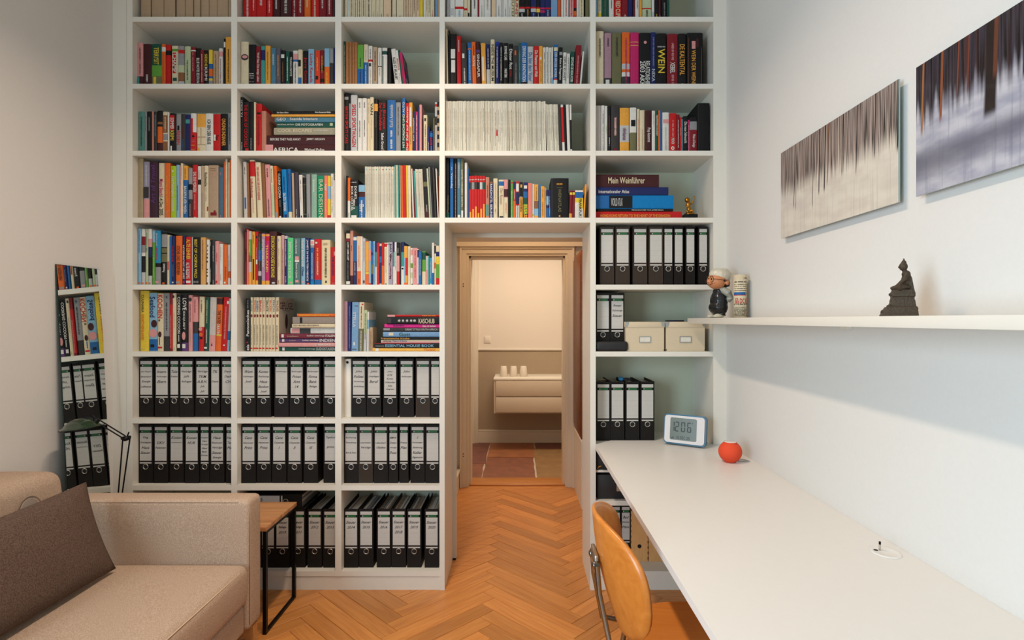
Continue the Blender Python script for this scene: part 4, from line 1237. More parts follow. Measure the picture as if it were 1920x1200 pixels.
for ln in lines_:
    if ln[0] == '@':
        flush(); p = ln.split(); cur = Cell(p[1], float(p[2]), float(p[3]), float(p[4]), float(p[5])); cells.append(cur); cur.nb = 0; continue
    toks = ln.split(';'); h = toks[0].split(); ops = parse_ops(toks[1:])
    if h[0] == '#':
        cur.nb += 1; binder(cur, float(h[1]), float(h[2]), float(h[3]), h[4] == '1', [q.strip() for q in toks[1].split('|')] if len(toks) > 1 else [], 'z' in h[5:], cur.nb, 0)
    elif h[0] == 'W':
        X0 = cur.X(float(h[1])); X1 = cur.X(float(h[2])); X0 = max(X0, cur.prev); cur.nb += 1
        rt = thing('box_file', (X0, D+cur.sb, cur.z0+.0004), 'plain white box file left of the black binders, seventh shelf, third bay', 'box file')
        b = MB(); b.box(0, X1-X0, 0, .28, 0, .315, WHITE, bev=.002); b.build('case', rt)
        b = MB(); b.tube([((X1-X0)/2 + .008*math.cos(a*math.pi/8), -.001, .297 + .008*math.sin(a*math.pi/8)) for a in range(16)], .0015, METAL, 6, True); b.build('finger_ring', rt)
        b = MB(); b.lathe([(0, 0), (.007, 0), (.007, .001), (0, .001)], BLACKM, 14, Matrix.Translation(((X1-X0)/2, -.0002, .297)) @ Matrix.Rotation(math.radians(90), 4, 'X')); b.build('finger_hole', rt)
        cur.prev = X1+.0005
    elif h[0] == '%':
        x0, x1, top, n, col, ln_ = float(h[1]), float(h[2]), float(h[3]), int(h[4]), h[5], float(h[6])
        for k in range(n):
            a = x0 + (x1-x0)*k/n; bb = x0 + (x1-x0)*(k+1)/n
            ops2 = [['S', str(top+60+R.uniform(0, 60)), str(cur.base-40-R.uniform(0, 250)), R.choice(['a', 's', 'h', 'l'])]]
            if k % 3 == 1: ops2 = [['b', str(top+15), str(top+32), R.choice('rjtgi')]] + ops2 if cur.id == 'C3' else ops2
            if cur.id == 'D2' and x0 == 262 and k in (20,): ops2.append(['b', '540', '620', 'r'])
            o = book(cur, a, bb-(x1-x0)/n*.04, top + R.uniform(-3, 3), R.choice(['#200,196,178', '#186,182,164', '#208,202,184', '#192,186,166']), ops2, noun='magazine', lean=ln_, depth=.215)
            i = cur.items.pop(); i['o']['category'] = 'magazine'
            gl = {('D2', 35): 'thin white magazine at the far left of the long row, third shelf, bay above doorway',
                  ('D2', 262): 'thin white leaning magazine in the long left-middle run, third shelf, bay above doorway',
                  ('D2', 865): 'thin pale grey leaning magazine, right-middle run, third shelf, bay above doorway',
                  ('D2', 1342): 'thin white lower magazine beside the dark ones, third shelf, bay above doorway',
                  ('C3', 468): 'thin pale colour-tipped magazine right of the blue book, fourth shelf, third bay',
                  ('C3', 1372): 'thin white leaning magazine in the small right-hand run, fourth shelf, third bay'}[(cur.id, int(x0))]
            if ['b', '540', '620', 'r'] in ops2: gl = 'thin white magazine with a red mark mid-spine, third shelf, bay above doorway'
            i['o']['label'] = gl
            if 'red mark' not in gl: i['o']['group'] = 'magazines: ' + gl
    elif h[0] == '-':
        cc = h[5]
        for p in ops:
            if p[0] == 'n':
                for kk in CUSTOM:
                    if kk in ' '.join(p[1:]): cc = CUSTOM[kk]
        stack.append((float(h[1]), float(h[2]), float(h[3]), float(h[4]), cc, ops))
    else:
        lean = 0
        for p in ops:
            if p[0] == 'l' and len(p) == 2 and p[1].lstrip('-').isdigit(): lean = float(p[1])
        ops = [p for p in ops if not (p[0] == 'l' and len(p) == 2)]
        x0, x1, top, col = float(h[0]), float(h[1]), float(h[2]), h[3]
        for p in ops:
            if p[0] == 'n':
                for kk in CUSTOM:
                    if kk in ' '.join(p[1:]): col = CUSTOM[kk]
        noun = KIND.get(cur.id, 'book')
        if cur.id == 'D3' and (x1 < 340 or x0 == 1390): noun = 'book'
        if cur.id in ('C3', 'D2') and x0 > 900: noun = 'magazine'
        book(cur, x0, x1, top, col, ops, noun=noun, lean=lean)
flush()
for c in cells: label_cell(c)
# ---------------------------------------------------------------- binder lying flat over the upright ones, bottom shelf
sb = .045; zt_ = zb + .0004 + .318 + .001
rt = thing('binder', (pxX(566)*(D+sb)/D, D+sb, zt_), 'black binder lying flat on top of the upright binders, bottom shelf, second bay', 'binder', rot=(0, math.radians(-90), 0))
binder_parts(rt, .0775, .318, ['Steuer', 'Belege'], False, True)
# extra binders under the desk, a wooden magazine file each
sb = .122
def pX(p, Y): return (p-970)*Y/F
def pZ(p, Y): return EYE-(p-600)*Y/F
x = pX(1117, D)+.001
for k, (w, ls) in enumerate(((.0775, ['Steuer']), (.0775, ['Haus', 'Verträge', 'Bank']), (.052, ['Bad', 'Küche', 'Pläne']))):
    rt = thing('binder', (x, D+sb, zb+.0004), ['leftmost black binder on the bottom shelf under the desk, mostly behind the chair', 'second black binder from left on the bottom shelf under the desk', 'narrow black binder beside the wooden file, bottom shelf under the desk'][k], 'binder', group='lever-arch binders under the desk')
    binder_parts(rt, w, .318, ls, False, w > .06, .228); x += w+.001
PLY = mat('pale_plywood', (214,160,100), .55, 0, .08, .1, 20, stretch=(6, 6, 1)); HOLE = mat('hole_dark', (10,9,8), .9)
x += .002
for k in range(2):
    rt = thing('magazine_file', (x, D+sb, zb+.0004), ['wooden magazine file with a round finger hole, under the desk beside the narrow binder', 'rightmost wooden magazine file on the bottom shelf under the desk'][k], 'magazine file')
    b = MB(); b.box(0, .004, 0, .22, 0, .28, PLY); b.box(.090, .094, 0, .22, 0, .28, PLY); b.box(.004, .090, 0, .004, 0, .28, PLY); b.box(.004, .090, .216, .22, 0, .28, PLY); b.box(.004, .090, .004, .216, 0, .004, PLY); b.build('case', rt)
    b = MB(); b.lathe([(0, 0), (.011, 0), (.011, .001), (0, .001)], HOLE, 16, Matrix.Translation((.047, -.0002, .085)) @ Matrix.Rotation(math.radians(90), 4, 'X')); b.build('finger_hole', rt)
    b = MB()
    for q in range(9): b.box(.0, .003, -.0006, 0, .012+q*.03, .024+q*.03, P('z')); b.box(.091, .094, -.0006, 0, .012+q*.03, .024+q*.03, P('z'))
    b.build('finger_joint', rt); x += .0975
# black boxes under the desk
KB = mat('box_black', (24,25,27), .55, 0, .08, .1, 80); BRASS = mat('brass', (190,140,60), .35, 1)
def px_box(name, label, cat, x0, x1, yb, yt, sbk, dep, mt, zbase=None):
    Y = D+sbk; a, c = pX(x0, Y), pX(x1, Y); z0 = zbase if zbase is not None else pZ(yb, Y); rt = thing(name, (a, Y, z0), label, cat)
    return rt, c-a, pZ(yt, Y)-z0
rt, w, h = px_box('storage_box', 'black storage box with tan leather tab on the middle shelf under the desk', 'box', 1119.5, 1215, 939, 890, .03, .28, KB, pxZ(939)+.0004)
b = MB(); b.box(0, w, 0, .28, 0, h, KB, bev=.002); b.build('body', rt)
b = MB(); b.box(.105, .135, -.002, 0, h*.32, h*.70, P('s'), bev=.0008); b.box(.117, .123, -.003, -.001, h*.45, h*.6, KB); b.build('pull_tab', rt)
rt, w, h = px_box('storage_box', 'black case with a brass latch on the thin shelf right under the desk top', 'box', 1118.5, 1200, 885, 838, .03, .25, KB, pxZ(885)+.0045)
b = MB(); b.box(0, w, 0, .25, 0, min(h, .105), KB, bev=.002); b.build('body', rt)
b = MB(); b.tube([(.004, -.003, .006), (.012, -.004, .016), (.022, -.004, .02)], .002, BRASS, 6); b.ball((.024, -.004, .021), .003, BRASS, 8, 6); b.ball((.012, -.004, .02), .003, BRASS, 8, 6); b.build('latch', rt)
# cream storage boxes, fifth row of the right-hand bay
CRM = mat('cream_board', (206,188,158), .7, 0, .03, .15, 200); CRM2 = mat('metal_corner', (176,178,172), .35, .9)
zs = pxZ(SH[5])+.0004
for k, (a, c, lab) in enumerate(((1172.8, 1246, 'left cream storage box with label holder, beside the black binders'), (1248.5, 1322.5, 'right cream storage box with label holder, under the end of the wall shelf'))):
    Y = D+.03; x0, x1 = pX(a, Y), pX(c, Y); w = x1-x0; h = pZ(603.5, Y)-zs
    rt = thing('storage_box', (x0, Y, zs), lab, 'box')
    b = MB(); b.box(.002, w-.002, .002, .26, 0, h-.002, CRM); b.build('body', rt)
    b = MB(); b.box(-.0005, w+.0005, -.001, .262, h-.030, h, CRM, bev=.0015); b.build('lid', rt)
    b = MB()
    for s in (0, 1):
        q = [(-.0008, h), (.020, h), (.016, h-.018), (.010, h-.026), (-.0008, h-.030)]
        q = [((w-u) if s else u, z) for u, z in q]; b.prism(q, -.0018, -.0008, CRM2, 'y')
        u = w-.002 if s else .002; b.box(u-.002, u+.002, .0002, .003, .004, .010, BLACKM)
    b.build('corner_piece', rt)
    b = MB(); cx, cz = w*.5, h*.40
    for q in ((cx-.032, cx+.032, cz+.013, cz+.017), (cx-.032, cx+.032, cz-.017, cz-.013), (cx-.032, cx-.028, cz-.013, cz+.013), (cx+.028, cx+.032, cz-.013, cz+.013)): b.box(q[0], q[1], -.0015, .002, q[2], q[3], CRM2)
    hl = b.build('label_holder', rt); b = MB(); b.box(cx-.028, cx+.028, -.0003, .002, cz-.013, cz+.013, PAPER); b.build('label_card', hl)
Y = D+.06; b = MB(); b.box(0, .098, 0, .03, 0, .009, mat('dark_case', (22,24,34), .4), bev=.003); b.box(.03, .05, -.0004, .0, .003, .006, P('n'))
t = b.build('pen_case', loc=(pX(1249.5, Y), Y, zs + pZ(603.5, D+.03)-zs+.0008), label='slim dark pen case lying on the right cream storage box', cat='case')
# black bar loudspeaker in front of the two binders
Y = D+.012; x0 = pX(1117.5, D)+.001; x1 = pX(1178.5, Y); w = x1-x0; h = .054
rt = thing('loudspeaker', (x0, Y, zs), 'black pill-shaped portable loudspeaker in front of two binders, beside the left cream box', 'loudspeaker')
b = MB(); b.box(0, w, 0, .048, 0, h, mat('speaker_black', (20,20,22), .5, 0, .1, .3, 500), bev=.016); b.build('housing', rt)
b = MB(); put_text(b, 'ANKER', w*.30, w*.62, h*.38, h*.58, -.0008, P('h')); b.build('lettering', rt)
# crumpled blue and black cloth and a beige strap on the desk-level binders
Y = D+.103; zt_ = .777+.0006+.326
b = MB(); BL = mat('blue_cloth', (34,110,150), .7); DK = mat('dark_cloth', (26,26,32), .8)
bx = pX(1161, Y)
b.ball((bx+.016, .03, .012), (.016, .02, .012), BL, 10, 8); b.ball((bx+.045, .03, .010), (.026, .024, .0085), DK, 10, 8); b.tube([(bx+.004, .02, .030), (bx+.010, .025, .018), (bx+.03, .03, .010)], .003, BL, 6); b.tube([(bx+.03, .02, .016), (bx+.06, .02, .012), (bx+.075, .03, .004)], .004, DK, 6)
b.build('eyeglass_cloth', loc=(0, Y, zt_), label='crumpled blue and black cloth lying on the desk-level binders', cat='cloth')
b = MB(); bx = pX(1122, Y); b.tube([(bx, .03, .003), (bx+.015, .028, .010), (bx+.03, .03, .012), (bx+.045, .035, .004), (bx+.03, .05, .003), (bx+.01, .045, .003)], .003, P('s'), 6, True)
b.build('strap', loc=(0, Y, zt_), label='tan strap coiled on top of the leftmost desk-level binder', cat='strap')
# brass putto
GOLD = mat('aged_brass', (150,104,40), .32, 1, .3, .2, 120)
Y = D+.05; x0 = pX(1293, Y); rt = thing('figurine', (x0, Y, pxZ(SH[3])+.0003), 'small brass child figurine raising one arm, on a black block beside the stacked books', 'figurine')
b = MB(); b.box(-.036, .036, -.028, .028, 0, .024, BLACKM, bev=.002); b.build('plinth', rt)
b = MB(); z = .024
b.lathe([(0, z), (.030, z), (.027, z+.007), (.018, z+.012), (0, z+.014)], GOLD, 16)
b.ball((-.004, 0, z+.032), (.012, .011, .018), GOLD); b.ball((-.006, -.001, z+.055), (.012, .010, .016), GOLD); b.ball((-.013, -.003, z+.080), (.014, .013, .014), GOLD)
b.tube([(-.006, 0, z+.018), (-.018, -.012, z+.016), (-.012, -.014, z+.010)], [.008, .006, .005], GOLD); b.tube([(0, 0, z+.018), (.014, -.010, z+.022), (.012, -.012, z+.008)], [.008, .006, .005], GOLD)
b.tube([(-.002, 0, z+.062), (.010, 0, z+.060), (.020, -.002, z+.078), (.023, -.002, z+.092)], [.006, .005, .004, .004], GOLD); b.ball((.024, -.002, z+.096), .0055, GOLD, 8, 6)
b.tube([(-.014, 0, z+.060), (-.020, -.006, z+.046), (-.012, -.012, z+.038)], [.006, .004, .004], GOLD)
remesh(b, 'figure', GOLD, .0011, rt)

# ---------------------------------------------------------------- desk
DESKM = mat('desk_laminate', (226,223,217), .38, 0, .006)
rt = thing('desk', (.7653, 1.6, 0), 'long white built-in desk top running along the right wall into the bookcase', 'desk')
b = MB(); dx = .7653; dy = 1.6
poly = [(.4145, -.9), (XR-.0005, -.9), (XR-.0005, D-.003), (1.045, D-.003), (1.045, D+.098), (.513, D+.098), (.4205, D+.002), (.4145, D-.003)]
b.prism([(x-dx, y-dy) for x, y in poly], .757, .78, DESKM); b.build('tabletop', rt)
b = MB(); b.box(XR-.03-dx, XR-.0005-dx, -.9-dy, D-.004-dy, .68, .7565, WHITE); b.build('wall_batten', rt)
b = MB(); b.box(.45-dx, XR-.001-dx, -.9-dy, -.875-dy, 0, .7565, WHITE); b.build('side_panel', rt)
# cable outlet
rt = thing('cable_outlet', (1.052, 1.615, .7803), 'oval white cable outlet set in the desk near the right wall', 'cable outlet')
b = MB(); b.lathe([(0, .0015), (.031, .0015), (.034, .0026), (.038, .0016), (.039, 0)], DESKM, 32, Matrix.Diagonal((1, 1.15, 1, 1))); b.build('cover', rt)
b = MB(); b.lathe([(0, .0018), (.006, .0018), (.006, .002), (0, .002)], HOLE, 12, Matrix.Translation((-.020, .012, 0))); b.build('cable_hole', rt)
b = MB(); b.tube([(-.010, .010, .002), (-.010, .010, .018)], .0028, METAL, 10); b.tube([(-.010, .010, .018), (-.010, .010, .026)], .0030, BLACKM, 10)
b.build('cable_plug', loc=(1.052, 1.615, .7812), label='small metal cable plug standing up out of the desk outlet', cat='plug')
# alarm clock
CLW = mat('clock_face', (212,206,202), .45); CLB = mat('clock_blue', (18,92,124), .35); LCD = mat('lcd', (96,104,92), .3); LCDK = mat('lcd_digit', (44,52,50), .5)
pa = Vector((.779, 3.025, .7865)); pb = Vector((.963, 2.905, .7865)); dirx = (pb-pa).normalized(); ang = math.atan2(dirx.y, dirx.x)
rt = thing('alarm_clock', pa, 'blue and white digital alarm clock reading 12:06, leaning on the desk', 'alarm clock', rot=(math.radians(-8), math.radians(0), ang))
w, h = .222, .158
def rrect(x0, x1, z0, z1, r, n=5):
    o = []
    for cx, cz, a0 in ((x1-r, z1-r, 0), (x0+r, z1-r, 90), (x0+r, z0+r, 180), (x1-r, z0+r, 270)):
        for k in range(n+1): a = math.radians(a0+90*k/n); o.append((cx+r*math.cos(a), cz+r*math.sin(a)))
    return o
b = MB(); b.prism(rrect(0, w, .002, h, .020), .004, .034, CLB, 'y', smooth=False); b.prism(rrect(.006, w-.006, .008, h-.006, .018), .034, .042, CLB, 'y'); b.build('housing', rt)
b = MB(); b.prism(rrect(.0065, w-.0065, .009, h-.0065, .016), -.002, .004, CLW, 'y'); b.build('front_frame', rt)
b = MB(); b.prism(rrect(.036, w-.046, .024, h-.018, .008), -.0026, -.002, LCD, 'y'); sc_ = b.build('display', rt)
b = MB()
SEG = {'1': 'bc', '2': 'abged', '0': 'abcdef', '6': 'afgedc'}
def seg7(ch, x, z, w_, h_, t_):
    for s_ in SEG[ch]:
        q = {'a': (x+t_*.6, x+w_-t_*.6, z+h_-t_, z+h_), 'd': (x+t_*.6, x+w_-t_*.6, z, z+t_), 'g': (x+t_*.6, x+w_-t_*.6, z+h_/2-t_/2, z+h_/2+t_/2),
             'b': (x+w_-t_, x+w_, z+h_/2+t_*.4, z+h_-t_*.4), 'c': (x+w_-t_, x+w_, z+t_*.4, z+h_/2-t_*.4), 'f': (x, x+t_, z+h_/2+t_*.4, z+h_-t_*.4), 'e': (x, x+t_, z+t_*.4, z+h_/2-t_*.4)}[s_]
        rect(b, q[0], q[1], q[2], q[3], -.0029, LCDK)
for ch, x in (('1', .038), ('2', .062), ('0', .094), ('6', .126)): seg7(ch, x, .068, .022, .052, .0055)
put_text(b, '05 DEC', .072, .118, .030, .046, -.0029, LCDK); put_text(b, '25', .124, .142, .030, .046, -.0029, LCDK); put_text(b, 'P', .152, .157, .112, .122, -.0029, LCDK); marks(b, .043, .058, .030, .040, -.0029, LCDK, False)
b.build('digits', sc_)
# orange smart speaker
RD = mat('orange_mesh_fabric', (226,72,34), .75, 0, .12, .6, 700)
Y = 2.646; rt = thing('smart_speaker', (.996, Y, .7803), 'small round orange speaker with a white top, on the desk beside the clock', 'speaker')
b = MB(); r_ = .053; pf = [(0, .001), (.026, .001)] + [(r_*math.cos(a), .048+r_*.96*math.sin(a)) for a in [math.radians(-62+ i*12) for i in range(11)]] + [(.030, .0935), (.028, .0938)]
b.lathe(pf, RD, 32); b.build('fabric_body', rt)
b = MB(); b.lathe([(0, .0938), (.028, .0938), (.029, .0925)], mat('white_top_plastic', (236,224,216), .3), 24); b.build('top_plate', rt)  # top plate is plain white plastic, not emissive
b = MB(); b.tube([(.03, .005, .012), (.052, .0, .006), (.066, .01, .003), (.078, .025, .002)], .0018, WHITE, 6); b.build('cable', rt)
rt = thing('cable_outlet', (1.066, 2.665, .7803), 'small round cable outlet in the desk behind the orange speaker', 'cable outlet')
b = MB(); b.lathe([(0, .0006), (.026, .0006), (.028, .001), (.030, 0)], P('l'), 24); b.build('cover', rt)

# ---------------------------------------------------------------- wall shelf and what stands on it
SX = .905; SZ0, SZ1 = 1.4254, 1.4536
rt = thing('wall_shelf', (1.0, 1.1, SZ0), 'long white shelf board on the right wall above the desk', 'shelf')
b = MB(); b.box(SX-1.0, XR-.0005-1.0, -.8-1.1, D-.012-1.1, 0, SZ1-SZ0, WHITE, bev=.001); b.build('board', rt)
b = MB(); 
for y in (0., 1.0, 1.9): b.box(XR-.02-1.0, XR-.001-1.0, y-.02-1.1, y+.02-1.1, -.012, -.0003, WHITE)
b.build('bracket', rt)
zs = SZ1+.0004
# boy figurine: cap, spectacles, dark dungarees
SKIN = mat('terracotta_skin', (196,128,84), .4, 0, .05); CAP = mat('glazed_cap', (200,192,172), .35, 0, .1, .2, 60); DUN = mat('glazed_dungarees', (20,24,26), .22); HAIR = mat('figurine_hair', (26,20,18), .4); GSH = mat('glazed_shirt', (150,150,138), .3, 0, .06)
Y = 2.80; rt = thing('boy_figurine', (pX(1348, Y), Y, zs), 'ceramic boy figurine with round glasses, pale cap and dark dungarees on the wall shelf', 'figurine', rz=math.radians(14))
# faces -x and a little towards the room
b = MB(); b.ball((0, 0, .085), (.042, .047, .054), DUN); b.ball((-.004, 0, .052), (.045, .050, .038), DUN); b.ball((0, 0, .125), (.030, .035, .027), DUN)
for s in (-1, 1): b.tube([(0, s*.020, .05), (.004, s*.024, .028), (.002, s*.024, .012)], [.026, .021, .020], DUN, 12)
remesh(b, 'dungarees', DUN, .0028, rt)
b = MB()
for s in (-1, 1): b.ball((-.018, s*.024, .009), (.030, .017, .0095), CAP); b.ball((-.022, s*.024, .0115), (.018, .012, .010), CAP)
remesh(b, 'shoes', CAP, .002, rt)
for s in (-1, 1):
    b = MB(); b.tube([(.002, s*.028, .138), (.020, s*.048, .122), (.030, s*.048, .098), (.028, s*.034, .084)], [.017, .020, .018, .013], GSH, 12); b.ball((.004, s*.022, .136), .017, GSH); b.ball((.022, s*.028, .087), .011, GSH)
    remesh(b, 'arm', GSH, .002, rt)
b = MB(); b.lathe([(0, .134), (.022, .136), (.024, .146), (.018, .150)], GSH, 16); b.build('collar', rt)
b = MB(); b.ball((-.010, 0, .183), (.050, .048, .042), SKIN, 24, 16); b.ball((-.058, 0, .180), (.008, .007, .007), SKIN)
for s in (-1, 1): b.ball((.016, s*.047, .172), (.011, .008, .013), SKIN)
hd = remesh(b, 'head', SKIN, .0022, rt)
b = MB(); b.tube([(-.050, -.024, .170), (-.057, -.01, .163), (-.0585, .004, .162), (-.056, .018, .167)], .0012, HAIR, 6); b.build('mouth', hd)
b = MB()
for s in (-1, 1):
    b.ball((-.0535, s*.019, .190), (.004, .005, .006), HAIR, 10, 8)
b.build('eye', hd)
b = MB()
for s in (-1, 1):
    b.tube([(-.0555 - .004*math.cos(a*math.pi/8)*0 + abs(math.sin(0)), s*.022 + .015*math.cos(a*math.pi/8), .190 + .015*math.sin(a*math.pi/8)) for a in range(16)], .0014, mat('spectacle_wire', (70,48,30), .3, 1), 6, True)
    b.tube([(-.0555, s*.037, .190), (-.03, s*.049, .188), (.014, s*.052, .180)], .0014, mat('spectacle_wire', (0,0,0)), 6)
b.tube([(-.0565, -.007, .192), (-.060, 0, .194), (-.0565, .007, .192)], .0014, mat('spectacle_wire', (0,0,0)), 6)
b.build('spectacles', rt)
b = MB(); b.ball((.018, 0, .172), (.034, .046, .026), HAIR)
for s in (-1, 1): b.tube([(-.002, s*.046, .186), (.0, s*.050, .176)], [.006, .003], HAIR, 8)
b.tube([(.036, -.012, .165), (.046, -.02, .156)], [.010, .003], HAIR, 8); b.tube([(.036, .012, .165), (.046, .016, .158)], [.010, .003], HAIR, 8)
remesh(b, 'hair', HAIR, .0024, rt)
b = MB(); T = Matrix.Translation((.002, 0, .200)) @ Matrix.Rotation(math.radians(17), 4, 'Y')
b.ball((0, 0, .008), (.054, .050, .036), CAP, M=T); b.ball((.018, .0, .022), (.038, .038, .022), CAP, M=T)
b.tube([T @ Vector((.01, 0, .040)), T @ Vector((.035, 0, .042)), T @ Vector((.056, 0, .030))], [.016, .013, .009], CAP, 12)
remesh(b, 'cap', CAP, .0024, rt); b = MB(); b.ball((.0615, 0, .216), (.008, .009, .008), SKIN); b.build('cap_tip', rt)
# rolled newspaper
Y = 2.70; NP = mat('newsprint', (204,190,160), .8, 0, .1, .2, 120)
rt = thing('newspaper_roll', (pX(1387.5, Y), Y, zs), 'upright rolled newspaper printed in red, blue and black, beside the boy figurine', 'newspaper')
b = MB(); b.lathe([(0, 0), (.0295, 0), (.0295, .205), (.024, .205), (.024, .196), (.018, .196), (.018, .204), (.0, .2)], NP, 28); b.build('paper', rt)
b = MB(); cy = lambda r_: (lambda a, z: (r_*math.sin(a/r_), -r_*math.cos(a/r_), z)); f0 = cy(.0300); f1 = cy(.0303)
def curved(a0, a1, z0, z1, f, mt):
    n = 8; vs = [f(a0+(a1-a0)*i/n, z) for z in (z0, z1) for i in range(n+1)]; b.add(vs, [(i, i+1, n+2+i, n+1+i) for i in range(n)], mt)
curved(-.045, .018, .109, .122, f0, P('b')); curved(-.045, .020, .106, .109, f0, P('r')); curved(.026, .034, .112, .120, f0, P('k'))
put_text(b, '品', -.036, -.017, .068, .094, 0, P('r'), fn=f1); put_text(b, 'DC', -.012, .010, .068, .092, 0, P('r'), fn=f1); put_text(b, 'E', .016, .030, .068, .092, 0, P('r'), fn=f1)
rr = random.Random(3)
for z, mm in ((.186, 'k'), (.168, 'k'), (.157, 'h'), (.148, 'h'), (.138, 'h'), (.128, 'h'), (.062, 'k'), (.046, 'h'), (.040, 'h'), (.034, 'h'), (.028, 'h'), (.022, 'h'), (.016, 'h'), (.010, 'h')):
    a = -.042 if z != .186 else .006
    while a < .038:
        s = rr.uniform(.0015, .004)
        if rr.random() > .2: curved(a, a+s*.7, z, z+(.005 if mm == 'k' else .003), f1, P(mm))
        a += s
b.build('print', rt)
# seated buddha
BRZ = mat('weathered_bronze', (66,54,40), .6, .35, .35, .8, 260)
Y = 1.462; rt = thing('buddha_statue', (pX(1690, Y)+.004, Y, zs), 'dark bronze seated buddha statue on a tall stepped base, on the wall shelf', 'statue', rz=math.radians(-28))
b = MB()
def slab(z0, z1, x0, x1, y0, y1, x0b, x1b, y0b, y1b):
    vs = [(x0,y0,z0),(x1,y0,z0),(x1,y1,z0),(x0,y1,z0),(x0b,y0b,z1),(x1b,y0b,z1),(x1b,y1b,z1),(x0b,y1b,z1)]
    b.add(vs, [(3,2,1,0),(4,5,6,7),(0,1,5,4),(1,2,6,5),(2,3,7,6),(3,0,4,7)], BRZ)
slab(0, .020, -.050, .030, -.036, .036, -.040, .028, -.032, .032); slab(.018, .024, -.041, .029, -.033, .033, -.038, .028, -.031, .031)
slab(.022, .040, -.032, .026, -.026, .026, -.026, .024, -.023, .023); slab(.038, .052, -.028, .023, -.024, .024, -.024, .022, -.022, .022); slab(.050, .060, -.026, .024, -.026, .026, -.024, .024, -.026, .026); slab(.060, .068, -.026, .023, -.027, .027, -.022, .022, -.025, .025)
for i in range(9):
    y = -.026 + i*.0065; b.ball((-.031, y, .026), (.003, .003, .004), BRZ, 8, 6); b.ball((-.0265, y*.85, .057), (.003, .003, .004), BRZ, 8, 6); b.ball((-.043, y*1.15, .010), (.004, .003, .007), BRZ, 8, 6)
remesh(b, 'base', BRZ, .0012, rt, 1)
b = MB()
b.ball((-.004, 0, .073), (.024, .030, .008), BRZ)                                   # crossed legs
for s in (-1, 1): b.tube([(.004, s*.010, .074), (-.010, s*.027, .073), (-.021, s*.006, .072)], [.010, .0085, .006], BRZ, 12)
b.ball((.008, 0, .092), (.012, .016, .020), BRZ); b.ball((.007, 0, .108), (.010, .018, .010), BRZ)
b.tube([(.006, -.018, .110), (.002, -.023, .095), (-.010, -.018, .082), (-.016, -.016, .074)], [.0065, .006, .0045, .004], BRZ, 10); b.tube([(.006, .018, .110), (.004, .023, .093), (-.008, .012, .081), (-.013, .0, .079)], [.0065, .006, .0045, .004], BRZ, 10)
b.tube([(.004, 0, .114), (.003, 0, .122)], .0055, BRZ, 10); b.ball((.001, 0, .128), (.0098, .0088, .0115), BRZ, 16, 12); b.ball((-.0085, 0, .127), (.0022, .0018, .0028), BRZ, 8, 6)
for s in (-1, 1): b.ball((.003, s*.0092, .125), (.002, .0018, .006), BRZ, 8, 6)
b.ball((.002, 0, .138), (.006, .006, .006), BRZ); b.tube([(.002, 0, .140), (.002, 0, .150)], [.004, .0008], BRZ, 10)
slab(.066, .10, .012, .023, -.016, .016, .012, .018, -.012, .012)
remesh(b, 'figure', BRZ, .0009, rt, 1)

